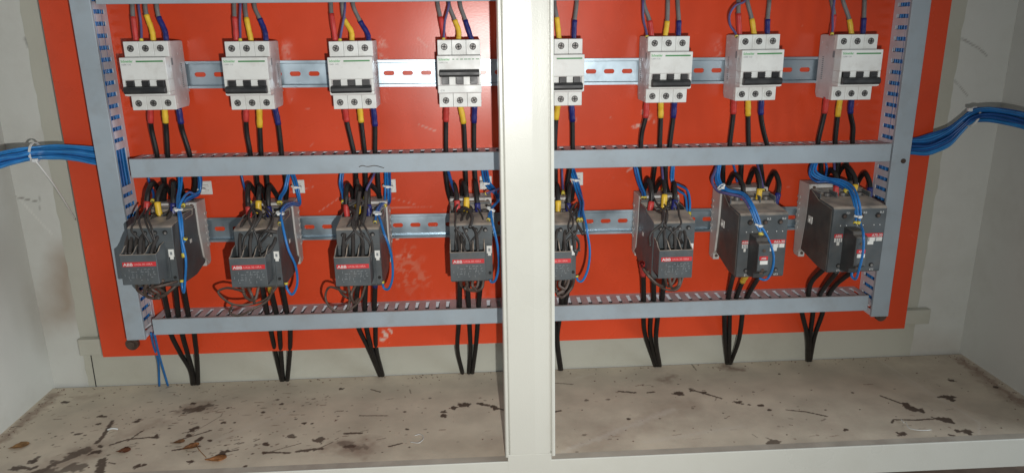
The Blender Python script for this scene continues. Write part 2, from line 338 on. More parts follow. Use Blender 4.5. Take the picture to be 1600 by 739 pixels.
# --- cabinet front frame: mullion and sill
YF = -.212
fr = thing('cabinet_frame', 'cream painted steel door frame with a wide central post and bottom sill', 'frame', (.05, YF, FZ))
def flocal(o): o.location = (-.05, -YF, -FZ)
xa = at(776.5, 0, YF).x; xb = at(865, 0, YF).x; xa2 = at(790, 700, YF).x; xb2 = at(867.5, 700, YF).x
x0 = (xa + xa2) / 2; x1 = (xb + xb2) / 2
z_j = zz(708.5, YF, 830)
def zxshear(o):          # follow the slight lean of the real post
    for v in o.data.vertices:
        t = (v.co.z - z_j) / (.03 - z_j)
        lo, hi = (xa2, xb2), (xa, xb)
        k = (v.co.x - x0) / (x1 - x0)
        v.co.x = (lo[0] + (hi[0] - lo[0]) * t) * (1 - k) + (lo[1] + (hi[1] - lo[1]) * t) * k
w = x1 - x0
prof = [(x0 + .0048, YF + .001), (x0 + .006, YF - .0002), (x0 + w * .60, YF - .0004), (x0 + w * .72, YF - .0001), (x1 - .0062, YF + .0002), (x1 - .0058, YF + .002), (x1 - .0058, YF + .03), (x0 + .0048, YF + .03)]
bm = bmesh.new(); prism(bm, prof, z_j, ZT, axis='z')
for (p, q, yy) in ((x0, x0 + .0046, YF + .0002), (x1 - .0046, x1, YF - .0008)):
    pts = [(p + .0012, yy), (q - .0012, yy), (q, yy + .0012), (q, yy + .034), (p, yy + .034), (p, yy + .0012)]
    prism(bm, [(a, b) for a, b in pts], z_j - .004, ZT, axis='z')
box(bm, x1 - .006, x1 - .004, YF + .004, YF + .02, z_j, ZT)
post = link('post', bm, M_frame, fr); zxshear(post); flocal(post)
zs = zz(719.5, YF, 830)
zb = zz(733, YF - .004, 1560)
bm = bmesh.new()
box(bm, XL - .1, XR + .1, YF, YF + .003, zb, zs, .0008)                  # front face below the floor line
box(bm, XL - .1, XR + .1, YF + .0032, FY - .0015, zs - .02, FZ - .0012, .0006)        # top lip
box(bm, x0 + .003, x1 - .003, YF - .0001, YF + .02, zs - .012, z_j - .0006, .0006)
box(bm, XL - .1, XR + .1, YF + .003, YF + .03, zb, zb + .002)
sill = link('sill', bm, M_frame, fr); flocal(sill)
bm = bmesh.new(); box(bm, XL, XR, YF + .0015, FY - .0005, FZ - .0011, FZ - .0002)
lipm = marked(mat('dirty sill top', (.40, .36, .30), .6, var=.15, scale=25, grime=.6, grimecol=(.24, .19, .16), gscale=12), (0, 0, 0), (0, 0, 0), (0, 0, 0))
lp = link('sill_lip', bm, lipm, fr); flocal(lp)
bm = bmesh.new(); tube(bm, [Vector((-.2, YF - .002, zb - .03)), Vector((.2, YF - .002, zb - .03))], .0001)  ; bm.free()
# ground below the cabinet
bm = bmesh.new(); box(bm, -1.6, 1.8, -1.2, .4, zb - .055, zb - .05)
structure(link('ground', bm, mat('brown ground', (.22, .16, .12), .8, var=.2)))

# --- bracket bars behind the panel
for lab, xa_, xb_, y0, y1 in (('left', 120, 175, 530, 555), ('right', 1390, 1455, 485, 507)):
    YB = .034
    p, q = at(xa_, y0, YB), at(xb_, y0, YB); zlo = at((xa_ + xb_) / 2, y1, YB).z; zhi = at((xa_ + xb_) / 2, (y0 + y0) / 2, YB).z
    bm = bmesh.new(); box(bm, p.x, q.x, YB, WY - .004, zlo, zhi, .0012, 2)
    o = link('mounting_bracket', bm, M_strip, smooth=False)
    tag(o, 'beige steel bracket stub behind the bottom %s corner of the orange panel' % lab, 'bracket')

# --- orange mounting panel
PL, PR, PB = -.5509, .6655, -.4653
def pp(x, y):
    q = at(x, y, 0); return (q.x - PL, q.z - PB)
P = []
def pm(pts, ch, w, st, soft=.4): P.append((ch, [pp(*p) for p in pts], w * .001, st, soft))
pm([(640, 400), (634, 425), (642, 440)], 12, 12, .5, .7); pm([(625, 432), (662, 438)], 12, 9, .5, .7); pm([(600, 518), (604, 525)], 1, 2.6, .9); pm([(608, 514), (612, 519)], 1, 1.6, .9); pm([(596, 530), (612, 532)], 11, 3, .8)
pm([(1008, 180), (1016, 190)], 11, 5, .6, .6); pm([(990, 198), (1003, 196)], 11, 2, .7)
pm([(500, 330), (540, 302), (600, 306), (650, 320)], 1, .5, .3); pm([(655, 195), (680, 205)], 1, .8, .45); pm([(652, 60), (668, 75)], 1, .7, .35); pm([(605, 325), (680, 322)], 1, .6, .25)
pm([(285, 239), (305, 238)], 1, 1.2, .5); pm([(1365, 247), (1372, 244)], 1, 1, .6); pm([(980, 268), (988, 262)], 1, 1.5, .5); pm([(455, 300), (490, 292)], 1, .5, .3); pm([(1120, 70), (1124, 90)], 11, 4, .35, .8); pm([(446, 70), (450, 90)], 11, 5, .35, .8); pm([(600, 60), (598, 92)], 11, 5, .35, .8)
pm([(610, 400), (640, 400)], 11, 2, .3); pm([(620, 373), (622, 373)], 1, 1.2, .9)
rs = random.Random(11)
for i in range(70):
    x, y = rs.uniform(200, 1400), rs.uniform(30, 520)
    if rs.random() < .35: pm([(x, y), (x + rs.uniform(-14, 14), y + rs.uniform(-8, 8))], 1, rs.uniform(.3, .5), rs.uniform(.12, .3))
    else: pm([(x, y)], rs.choice([0, 1, 2]), rs.uniform(.5, 1.4), rs.uniform(.15, .5))
pan = thing('mounting_plate', 'glossy orange red steel panel that carries the ducts and rails', 'panel', (0, 0, PB))
sh = sheet('front_face', M_panel, (PL, 0, PB), (1, 0, 0), (0, 0, 1), PR - PL, ZT - PB, .0022, P)
for v in sh.data.vertices: pass
sh.parent = pan; sh.location = (0, 0, -PB)
bm = bmesh.new(); box(bm, PL, PR, .0004, .012, PB, ZT, .0006)
o = link('folded_edge', bm, M_panel, pan); o.location = (0, 0, -PB)
for x, y, r in ((207, 538, .0092), (1376, 494, .0085)):
    bm = bmesh.new(); q = at(x, y, -.004)
    cyl(bm, (q.x, -.003, q.z + .001), r, .006, 24); cyl(bm, (q.x, -.007, q.z + .001), r * .6, .004, 6)
    o = link('bolt', bm, M_bolt, pan); o.location = (0, 0, -PB)

# ------------------------------------------------------------------ wiring ducts
DY = .0445
def duct(label, horizontal, a0, a1, b0, b1, tilt=0.0, gaps=()):
    """a = along, b = across"""
    mid = ((a0 + a1) / 2, (b0 + b1) / 2)
    loc = (mid[0], 0, mid[1]) if horizontal else (mid[1], 0, mid[0])
    t = thing('wiring_duct', label, 'wire duct', loc, 'grey slotted wiring ducts')
    def B(bm, u0, u1, y0, y1, v0, v1, bev=0):
        if horizontal: box(bm, u0 - mid[0], u1 - mid[0], y0, y1, v0 - mid[1], v1 - mid[1], bev)
        else: box(bm, v0 - mid[1], v1 - mid[1], y0, y1, u0 - mid[0], u1 - mid[0], bev)
    bm = bmesh.new()
    B(bm, a0, a1, -DY, -DY + .0016, b0, b1, .0006)
    B(bm, a0, a1, -DY + .0012, -DY + .0050, b0, b0 + .0011); B(bm, a0, a1, -DY + .0012, -DY + .0050, b1 - .0011, b1)
    link('cover', bm, M_duct, t)
    bm = bmesh.new(); wt = .0013; ins = .0013
    B(bm, a0, a1, -.002, -.0004, b0 + ins, b1 - ins)
    pitch = .0148; gap = .0054
    for v in (b0 + ins, b1 - ins - wt):
        B(bm, a0, a1, -.0085, -.0021, v, v + wt)
        u = a0
        while u < a1 - .002:
            e = min(u + pitch - gap, a1)
            if not any(g[0] < (u + e) / 2 < g[1] for g in gaps):
                B(bm, u, e, -DY + .0042, -.0086, v, v + wt)
            u += pitch
        B(bm, a0, a1, -DY + .0017, -DY + .0041, v, v + wt)
    link('slotted_base', bm, M_ductin, t)
    t.rotation_euler = (0, math.radians(tilt), 0)
    return t
md = duct('long grey duct between the breaker row and the contactor row', True, -.4495, .581, -.1915, -.1665, .12)
bm = bmesh.new(); sp_ = spline([at(561, 261.5, -.0449), at(566, 259.5, -.0449), at(574, 261, -.0449), (at(586, 259.5, -.0449)), at(600, 263, -.0449)])
tube(bm, [p - Vector(md.location) for p in sp_], .0005, 5); link('scratch', bm, M_brn, md)
duct('lowest horizontal grey duct, below the contactors', True, -.4525, .576, -.4145, -.391)
duct('grey horizontal duct along the top edge above the breakers', True, -.459, .581, .0265, .052, .2)
duct('upright grey duct at the left side of the orange panel', False, -.4212, ZT - .01, -.4910, -.4658, 0, ((-.197, -.163),))
duct('upright grey duct at the right side of the orange panel', False, -.425, ZT - .01, .5836, .6093)
# screw seen on the right duct cover
bm = bmesh.new(); q = at(1412, 252, -.046); cyl(bm, (q.x, -.0452, q.z), .0034, .0014, 16); cyl(bm, (q.x, -.0462, q.z), .002, .001, 12)
tag(link('cover_screw', bm, M_bolt), 'small dark screw in the cover of the right upright duct', 'screw')

# ------------------------------------------------------------------ DIN rails
def rail(label, xa_, za, xb_, zb_):
    L0 = (xb_ - xa_); cx, cz = (xa_ + xb_) / 2, (za + zb_) / 2
    bm = bmesh.new(); h = .0135; x = -L0 / 2; ph = .0125
    def ring(xc):
        inn, outp = [], []; n = 20; rl, rr = .0073, .0031
        for k in range(n):
            a = 2 * math.pi * (k + .5) / n; c, s = math.cos(a), math.sin(a)
            inn.append((xc + (rl - rr) * (1 if c > 0 else -1) + rr * c, rr * s))
            tt = min(ph / abs(c) if c else 9, h / abs(s) if s else 9); outp.append((xc + c * tt, s * tt))
        I = [bm.verts.new((a, -.0021, b)) for a, b in inn]; I2 = [bm.verts.new((a, -.0007, b)) for a, b in inn]
        O = [bm.verts.new((a, -.0021, b)) for a, b in outp]
        for k in range(n):
            j = (k + 1) % n; bm.faces.new((I[k], I[j], O[j], O[k])); bm.faces.new((I[k], I2[k], I2[j], I[j]))
        for sx in (-1, 1):         # close the rectangular corners
            for sz in (-1, 1):
                kk = [k for k in range(n) if outp[k][0] * 1 - xc > 0 and sx > 0 or outp[k][0] - xc < 0 and sx < 0]
        cs = {}
        for k in range(n):
            j = (k + 1) % n; a, b = outp[k], outp[j]
            if abs(abs(a[1]) - h) < 1e-6 and abs(abs(b[0] - xc) - ph) < 1e-6 or abs(abs(b[1]) - h) < 1e-6 and abs(abs(a[0] - xc) - ph) < 1e-6:
                cv = bm.verts.new((xc + math.copysign(ph, (a[0] + b[0]) / 2 - xc), -.0021, math.copysign(h, (a[1] + b[1]) / 2)))
                bm.faces.new((O[k], O[j], cv))
    n = int(L0 / .025)
    for i in range(n): ring(-n * .0125 + .0125 + i * .025)
    for s in (1, -1):        # folded top-hat flanges
        prof = [(-.0021, s * .0134), (-.0075, s * .0136), (-.0085, s * .0142), (-.0085, s * .0176), (-.0075, s * .0176), (-.0072, s * .0150), (-.0012, s * .0146), (-.0012, s * .0134)]
        prism(bm, prof, -n * .0125, n * .0125)
    o = link('din_rail', bm, M_zinc, recalc=True); o.location = (cx, 0, cz); o.rotation_euler = (0, -math.atan2(zb_ - za, xb_ - xa_), 0)
    tag(o, label, 'mounting rail', 'slotted zinc mounting rails')
rail('slotted zinc rail behind the row of white breakers', -.452, -.0604, .560, -.0692)
rail('slotted zinc rail behind the row of dark contactors', -.452, -.2735, .560, -.2812)

# ------------------------------------------------------------------ breakers
BX = [-.428, -.3046, -.176, -.0398, .0913, .2307, .3496, .4808]
BZ = [-.0167, -.0184, -.0202, -.0203, -.0213, -.0198, -.0195, -.0210]
BW = .0545
BN = ['leftmost breaker', 'second breaker from left', 'third breaker from left', 'breaker just left of post', 'breaker half behind post', 'sixth breaker from left', 'seventh breaker from left', 'rightmost breaker']
def make_breaker(on):
    t = thing('circuit_breaker', 'x', 'circuit breaker', (0, 0, 0), 'three-pole circuit breakers')
    # local: x 0..BW, z 0 (top) .. -.0835
    bm = bmesh.new(); H = .0838
    for k in range(3):
        a, b = k * BW / 3 + .00012, (k + 1) * BW / 3 - .00012
        prism(bm, [(-.0095, -.001), (-.016, 0), (-.0565, 0), (-.0572, -.001), (-.0572, -.0195), (-.0705, -.0197), (-.0705, -.0655), (-.0572, -.0657), (-.0572, -H + .001), (-.0565, -H), (-.014, -H), (-.0095, -H + .006), (-.0095, -.066), (-.004, -.066), (-.004, -.064), (-.0095, -.062)], a, b, .0003)
    for (yy, z_) in ((-.0510, -.006), (-.0160, -.010), (-.0510, -.0775), (-.0200, -.0740), (-.0640, -.0300), (-.0330, -.0560), (-.0300, -.0160)):
        cyl(bm, (BW / 2, yy, z_), .0013, BW + .0008, 10, 'x')
    link('case', bm, M_side, t)
    bm = bmesh.new()
    for k in range(3):            # terminal shoulders
        a, b = k * BW / 3 + .0001, (k + 1) * BW / 3 - .0001
        box(bm, a, b, -.0583, -.0500, -.0193, .0003, .0005)
    link('terminal_cover', bm, M_white, t)
    bm = bmesh.new()
    for k in range(3):
        a, b = k * BW / 3 + .0001, (k + 1) * BW / 3 - .0001
        box(bm, a, b, -.0583, -.0500, -H - .0003, -.0662, .0005)
    link('terminal_cover', bm, M_white, t)
    # white front with toggle window
    zt, zb2 = -.0185, -.0646
    bm = bmesh.new()
    if on: w0, w1 = -.0425, -.0550
    else: w0, w1 = -.0455, -.0600
    box(bm, -.0004, BW + .0004, -.0745, -.0560, w0, zt, .0006)
    box(bm, -.0004, BW + .0004, -.0738, -.0560, zb2, w1, .0006)
    box(bm, -.0002, BW + .0002, -.0660, -.0560, w1 + .0003, w0 - .0003)
    for k in range(4):
        c = [0.0012, BW / 3, 2 * BW / 3, BW - .0012][k]; hw = .0016 if k in (0, 3) else .0042
        box(bm, c - hw, c + hw, -.0741, -.0655, w1, w0, .0004)
    link('front_cover', bm, M_white, t)
    for k in range(3):
        c = (k + .5) * BW / 3
        bm = bmesh.new()
        if on: box(bm, c - .0046, c + .0046, -.0752, -.0655, w1 + .001, w0, .0006)
        else: box(bm, c - .0046, c + .0046, -.0752, -.0655, w1, w0 - .0008, .0006)
        for j in range(4): box(bm, c - .0046, c + .0046, -.0758, -.0745, w0 - .003 - j * .0026, w0 - .0022 - j * .0026)
        link('lever', bm, M_black, t)
    bm = bmesh.new()
    zc = (-.0402 if on else -.0580)
    prism(bm, [(-.0740, zc + .0050), (-.0805, zc + .0044), (-.0828, zc + .0024), (-.0828, zc - .0022), (-.0805, zc - .0042), (-.0740, zc - .0046)], .0022, BW - .0022, .0007)
    link('toggle_bar', bm, M_tbar, t)
    for z_ in (-.0082, -.0755):
        for k in range(3):
            c = (k + .5) * BW / 3 - .0004
            bm = bmesh.new()
            cyl(bm, (c, -.0585, z_), .0042, .0008, 20)
            o = link('terminal_hole', bm, M_dark, t)
            bm = bmesh.new(); cyl(bm, (c, -.0590, z_), .0034, .0010, 18)
            s = link('screw', bm, M_screw, o)
            bm = bmesh.new(); a = random.uniform(0, 3.1)
            for q in (0, math.pi / 2):
                u = bmesh.new(); box(u, -.0030, .0030, -.0598, -.0594, -.00055, .00055)
                for v in u.verts: v.co = Matrix.Rotation(a + q, 3, 'Y') @ Vector((v.co.x, v.co.y, v.co.z)) + Vector((c, 0, z_))
                merge(bm, u)
            link('screw_slot', bm, M_dark, o)
            bm = bmesh.new()
            for i in range(20):
                a0, a1 = 2 * math.pi * i / 20, 2 * math.pi * (i + 1) / 20; r0, r1 = .0042, .0056
                vs = [bm.verts.new((c + r * math.cos(q), -.0590, z_ + r * math.sin(q))) for r, q in ((r0, a0), (r1, a0), (r1, a1), (r0, a1))]
                bm.faces.new(vs)
            link('collar', bm, M_white, o)
    # print
    st = bmesh.new()
    if on:
        for i in range(7): box(st, .019 + i * .0049, .019 + i * .0049 + random.uniform(.002, .0042), -.0748, -.0744, -.0235, -.0225)
    else: box(st, .0195, BW - .0025, -.0748, -.0744, -.0242, -.0224)
    link('green_stripe', st, M_green, t)
    text_mesh('Schneider', .0042, M_gtext, t, (.0014, -.0747, -.0243), bold=.00008, sx=.86)
    text_mesh('C60N  C32', .0024, M_inkd, t, (.0018, -.0747, -.0278))
    if on: text_mesh('C32', .0030, M_inkd, t, (.003, -.0740, -.0625))
    bm = bmesh.new()             # printed side
    for sx in (-.00005, BW + .00005):
        for i in range(12):
            box(bm, sx - .0001, sx + .0001, -.026 - .0, -.0215, -.030 - i * .0026, -.0287 - i * .0026)
        box(bm, sx - .0002, sx + .0002, -.0555, -.0500, -.029, -.0205)
    link('side_print', bm, M_inkd, t)
    return t
b_off = make_breaker(False); b_on = make_breaker(True)
BL = ['white three-pole breaker, toggle down, leftmost in the upper row', 'white breaker with toggle down, second from the left', 'white breaker with toggle down, third from the left, nearest left of the raised toggle',
      'only white breaker with its toggle up, just left of the cream post', 'white breaker partly hidden behind the right side of the cream post', 'white breaker, first fully visible one to the right of the cream post',
      'white breaker second from the right, seventh in the upper row', 'white breaker at the right end beside the right upright duct']
for i in range(8):
    o = b_on if i == 3 else (b_off if i == 0 else dup(b_off))
    o.location = (BX[i], 0, BZ[i]); o['label'] = BL[i]
    if i: o.rotation_euler = (0, math.radians([0, .3, -.2, .2, 0, .3, -.3, .2][i]), 0)

# ------------------------------------------------------------------ contactors
CN = ['leftmost contactor', 'second contactor from left', 'third contactor from left', 'contactor just left of post', 'contactor half behind post', 'sixth contactor from left', 'seventh contactor from left', 'rightmost contactor']
CX = [-.4284, -.3010, -.1742, -.0318, .0765, .2296]
CZ = [-.2290, -.2305, -.2315, -.2305, -.2325, -.2330]
def base_plate(t, w, h, lip=.0):
    bm = bmesh.new()
    prism(bm, [(-.0088, -h * .42), (-.0088, .0), (-.0410, .0005), (-.0425, -.003), (-.0405, -h * .45), (-.0330, -h + .012), (-.0170, -h), (-.0100, -h), (-.0088, -h * .60)], 0, w, .0005)
    for i in range(6): box(bm, -.0008, w + .0008, -.0170, -.0086, -h * .2 - i * .009 - .0035, -h * .2 - i * .009, .0003)
    for sx in (.001, w - .010):
        box(bm, sx, sx + .009, -.0440, -.0400, -.007, .0012, .0006); box(bm, sx, sx + .009, -.0260, -.0100, -h - .0030, -h + .0055, .0006)
    link('base_plate', bm, M_plate, t)
    for sx in (.0055, w - .0055):
        for zc in (-.0032, -h + .0028):
            bm = bmesh.new(); cyl(bm, (sx, -.0444 if zc > -.01 else -.0264, zc), .0022, .0010, 14); link('mounting_screw', bm, M_bolt, t)
def make_contactor(i):
    w, h = .0570, .0890
    t = thing('contactor', 'x', 'contactor', (0, 0, 0), 'dark contactors with front resistor block' if i < 6 else None)
    base_plate(t, w, h)
    bw = .0540
    bm = bmesh.new()
    prism(bm, [(-.0207, -.0045), (-.0500, -.0050), (-.0540, -.0130), (-.0800, -.0140), (-.0830, -.0090), (-.1220, -.0132), (-.1250, -.0150), (-.1250, -.0400), (-.1230, -.0560), (-.1230, -.0890), (-.1180, -.0930), (-.0600, -.0940), (-.0207, -.0850)], .0008, .0008 + bw, .0006)
    for k in range(5):               # terminal dividers
        a = .0012 + k * (bw - .002) / 4
        box(bm, a - .0006, a + .0008, -.0830, -.0520, -.0140, -.0070, .0003)
    box(bm, .0008, .0008 + bw, -.0530, -.0207, -.0052, -.0025, .0005)
    box(bm, .0462, .0475, -.1262, -.1240, -.0890, -.0420)      # rib beside the block
    box(bm, .0010, .0546, -.1256, -.1248, -.0350, -.0340)
    link('body', bm, M_cont, t)
    for k in range(4):
        c = .0095 + k * .0122
        bm = bmesh.new(); cyl(bm, (c, -.1252, -.0215), .0030, .0008, 16); o = link('screw_hole', bm, M_dark, t)
        bm = bmesh.new(); cyl(bm, (c + .0005, -.1258, -.0222), .0016, .0012, 10); link('screw', bm, M_screw, o)
    # pole screws in the upper pockets
    for k in range(4):
        c = .0075 + k * .0130
        bm = bmesh.new(); cyl(bm, (c, -.0660, -.0125), .0042, .0040, 12, 'z'); box(bm, c - .0048, c + .0048, -.0770, -.0550, -.0160, -.0142); link('terminal_clamp', bm, M_screw, t)
    # front block, open at the top in three bays
    zt, zb2 = -.0412, -.0790; b0, b1 = .0012, .0448; yb, yf = -.1268, -.1553
    bm = bmesh.new()
    box(bm, b0, b1, yf, yf + .0016, zb2, zt, .0005)
    bays = [b0, b0 + (b1 - b0) / 3, b0 + 2 * (b1 - b0) / 3, b1]
    for k, xx in enumerate(bays):
        a = xx - .0006 if 0 < k < 3 else (xx if k == 0 else xx - .0012)
        prism(bm, [(yf + .0012, zb2 + .001), (yf + .0012, zt), (yf + .008, zt + .0015), (yf + .016, zt + .0065), (yb, zt + .0085), (yb, zb2 + .004)], a, a + .0012)
    box(bm, b0, b1, yf + .0008, yb, zb2 + .0004, zb2 + .004, .0004)
    box(bm, b0 + .001, b1 - .001, yf + .001, yb, -.056, -.0545)
    for k in range(3): box(bm, b0 + .004 + k * .0145, b0 + .009 + k * .0145, yf + .008, yb - .008, zb2 - .0022, zb2 + .001, .0004)
    for k in range(3): box(bm, b0 + .007 + k * .0145, b0 + .0085 + k * .0145, yf - .0004, yf + .0002, zt - .0042, zt - .0032)
    blk = link('resistor_block', bm, M_cont, t)
    bm = bmesh.new(); box(bm, b0 + .0028, b1 - .0012, yf - .0004, yf - .0001, -.0560, -.0505)
    strip = link('red_strip', bm, M_red, blk)
    text_mesh('ABB', .0050, M_ink, strip, (b0 + .0038, yf - .0006, -.0551), bold=.00007, sx=1.25)
    text_mesh('UA26-30-10RA', .0034, mat('faint strip print', (.75, .35, .33), .6), strip, (b0 + .0165, yf - .0006, -.0545), sx=1.02)
    bm = bmesh.new(); rr = random.Random(5)      # small wiring print, too worn to read
    for r_ in range(5):
        x = b0 + .004
        while x < b1 - .005:
            l = rr.uniform(.001, .004)
            if rr.random() < .6: box(bm, x, min(x + l, b1 - .003), yf - .0003, yf - .0001, -.0598 - r_ * .0034, -.0592 - r_ * .0034)
            if rr.random() < .3: box(bm, x, x + .0004, yf - .0003, yf - .0001, -.0622 - r_ * .0030, -.0592 - r_ * .0030)
            x += l + rr.uniform(.001, .0026)
    link('wiring_print', bm, M_inkd, blk)
    bm = bmesh.new(); box(bm, .0474, .0540, -.1258, -.1248, -.0528, -.0430, .0002); box(bm, .0488, .0530, -.1260, -.1250, -.0560, -.0522, .0002)
    wl = link('white_tag', bm, M_wlab, t)
    bm = bmesh.new(); box(bm, .0495, .0520, -.1262, -.1257, -.0500, -.0462); link('tag_window', bm, M_inkd, wl)
    bm = bmesh.new(); cyl(bm, (.0512, -.1236, -.0800), .0020, .0010, 14); link('coil_screw', bm, M_dark, t)
    for sx in (.0548, .0008):
        bm = bmesh.new(); box(bm, sx - .0004, sx + .0004, -.0720, -.0660, -.0480, -.0430, .0001); box(bm, sx - .0004, sx + .0004, -.0400, -.0350, -.044, -.038, .0001); link('side_label', bm, M_wlab, t)
    return t
c0 = make_contactor(0)
CL = ['dusty dark grey contactor with red strip, leftmost, beside the left upright duct', 'dark grey contactor with red strip, second from left, a big brown wire loop below',
      'dark grey contactor with red strip, third from left, beside a scuffed orange patch', 'dark grey contactor with red strip, seen square on left of the cream post',
      'dark grey contactor with red strip, partly hidden by the cream post', 'dark grey contactor with red strip, right of post, its left side visible']
for i in range(6):
    o = c0 if i == 0 else dup(c0)
    o.location = (CX[i], 0, CZ[i]); o['label'] = CL[i]
    o.rotation_euler = (math.radians([-3.0, -.4, .4, 0, .4, 1.2][i]), 0, math.radians([0, .3, 0, 0, 0, .5][i]))
def make_big(i, xl_, xr_, zt_, zb_, plx, plr, pt, pb, ax0, ax1, model):
    """large contactor; xl..xr front width at y=-.115"""
    Y = -.115
    t = thing('contactor', 'x', 'contactor', (plx, 0, pt), 'large dark contactors with auxiliary block')
    O = Vector((plx, 0, pt)); w = plr - plx; h = pt - pb
    base_plate(t, w, h)
    a, b = xl_ - O.x, xr_ - O.x; zt, zb2 = zt_ - O.z, zb_ - O.z
    bm = bmesh.new()
    prism(bm, [(-.0207, -.0030), (-.0500, -.0045), (-.0520, -.0110), (-.0700, -.0115), (-.0730, zt + .003), (Y + .003, zt + .0005), (Y, zt - .002), (Y, zb2 + .002), (Y + .003, zb2), (-.0900, zb2), (-.0207, -h + .0120)], a + .0012, b, .0006)
    for k in range(4):
        xx = a + .002 + k * (b - a - .004) / 3
        box(bm, xx - .0008, xx + .0008, -.0730, -.0500, -.0140, -.0050, .0003)
    link('body', bm, M_cont, t)
    bm = bmesh.new()
    prism(bm, [(-.0212, -.0045), (-.0480, -.0060), (-.0730, zt), (Y + .004, zt - .003), (Y + .004, zb2 + .004), (-.0880, zb2 + .001), (-.0212, -h + .0135)], a + .0002, a + .0016)
    sd = link('side_cheek', bm, M_cont2, t)
    bm = bmesh.new(); box(bm, a - .0006, a + .0004, -.0600, -.0480, -.0520, -.0420, .0002); cyl(bm, (a - .0006, -.0520, -.0480), .0022, .0024, 12, 'x'); link('side_label', bm, M_wlab, sd)
    W_ = b - a
    for k in range(3):
        c = a + W_ * (.22 + .31 * k)
        bm = bmesh.new(); cyl(bm, (c, Y - .0001, zt - .0115), .0036, .0008, 18); o = link('screw_hole', bm, M_dark, t)
        bm = bmesh.new(); cyl(bm, (c + .0006, Y - .0006, zt - .0121), .0022, .0010, 12); link('screw', bm, M_bolt, o)
        bm = bmesh.new(); cyl(bm, (c - .001, Y - .0001, zb2 + .0105), .0030, .0008, 18); o = link('screw_hole', bm, M_dark, t)
        bm = bmesh.new(); cyl(bm, (c - .0006, Y - .0006, zb2 + .0101), .0018, .0010, 12); link('screw', bm, M_screw, o)
        text_mesh(['1L1', '3L2', '5L3'][k], .0036, M_ink, t, (c + .002, Y - .0003, zt - .0085), bold=.00005)
        text_mesh(['2T1', '4T2', '6T3'][k], .0036, M_ink, t, (c - .003, Y - .0003, zb2 + .0028), bold=.00005)
        bm = bmesh.new()
        for q in (-.004, .004): cyl(bm, (c + q, Y - .0002, zt - .0245), .0007, .0006, 8)
        link('vent_dot', bm, M_ink, t)
        bm = bmesh.new(); box(bm, c - .0050, c + .0050, -.0690, -.0540, -.0135, -.0112); cyl(bm, (c, -.0620, -.0095), .0044, .0040, 12, 'z'); link('terminal_clamp', bm, M_screw, t)
    zr = zt - .036
    A0, A1 = ax0 - O.x, ax1 - O.x
    for (p, q, txt, al) in ((a + .0055, A0 - .0010, 'ABB', 0), (A1 + .0012, b - .0018, model, 1)):
        bm = bmesh.new(); box(bm, p, q, Y - .0004, Y, zr - .0052, zr, .0001); s = link('red_strip', bm, M_red, t)
        text_mesh(txt, .0048, M_ink, s, ((p + q) / 2 if not al else q - .0008, Y - .0006, zr - .0044), bold=.00006, align='CENTER' if not al else 'RIGHT')
        bm = bmesh.new(); box(bm, p + .0005, q - .0005, Y - .0005, Y, zr - .0110, zr - .0056, .0001); box(bm, p + (q - p) * .35, p + (q - p) * .68, Y - .0007, Y, zr - .0155, zr - .0056, .0001)
        wl = link('white_tag', bm, M_wlab, t)
        bm = bmesh.new(); 
        for k in (.25, .5, .75): box(bm, p + (q - p) * k - .0006, p + (q - p) * k + .0006, Y - .0010, Y - .0006, zr - .0110, zr - .0060)
        link('tag_print', bm, M_inkd, wl)
    # auxiliary contact block, standing proud
    YA = -.148
    bm = bmesh.new()
    prism(bm, [(Y + .001, zr + .010), (YA + .010, zr + .010), (YA + .008, zr + .006), (YA, zr + .005), (YA, zb2 + .020), (YA + .010, zb2 + .014), (YA + .010, zb2 + .008), (Y + .001, zb2 + .004)], A0, A1, .0005)
    ab = link('auxiliary_block', bm, M_aux, t)
    bm = bmesh.new(); box(bm, A0 + .0003, A1 - .0003, YA - .0008, YA - .0002, zb2 + .021, zr + .0045, .0002); link('front_face', bm, M_cont, ab)
    bm = bmesh.new(); box(bm, A0 + .002, A1 - .002, YA - .0012, YA - .0007, zr - .0165, zr - .0115); s = link('red_strip', bm, M_red, ab)
    text_mesh('ABB', .0036, M_ink, s, ((A0 + A1) / 2, YA - .0014, zr - .0155), bold=.00004, align='CENTER')
    bm = bmesh.new(); box(bm, A0 + .003, A1 - .002, YA - .0014, YA - .0007, zr - .0225, zr - .0175, .0002); link('white_tag', bm, M_wlab, ab)
    for zc in (zr - .004, zb2 + .022, zb2 + .0165):
        bm = bmesh.new(); cyl(bm, ((A0 + A1) / 2, (YA - .0009) if zc > zb2 + .02 else YA + .004, zc), .0022, .0010, 14); link('screw', bm, M_bolt, ab)
    return t
k7 = .915 / .90
t7 = make_big(6, .3468, .4122, -.2436, -.3318, .3445, .4120, -.2258, -.3310, at(1184, 400, -.148).x, at(1202, 400, -.148).x, 'A63-30')
t7['label'] = 'large square dark contactor, second from right, blue wires crossing its front'
t8 = make_big(7, .4712, .5445, -.2385, -.3290, .4712, .5420, -.2235, -.3310, at(1336, 390, -.148).x, at(1354, 390, -.148).x, 'A75-30')
t8['label'] = 'large square dark contactor at the right end, overlapping the upright duct'

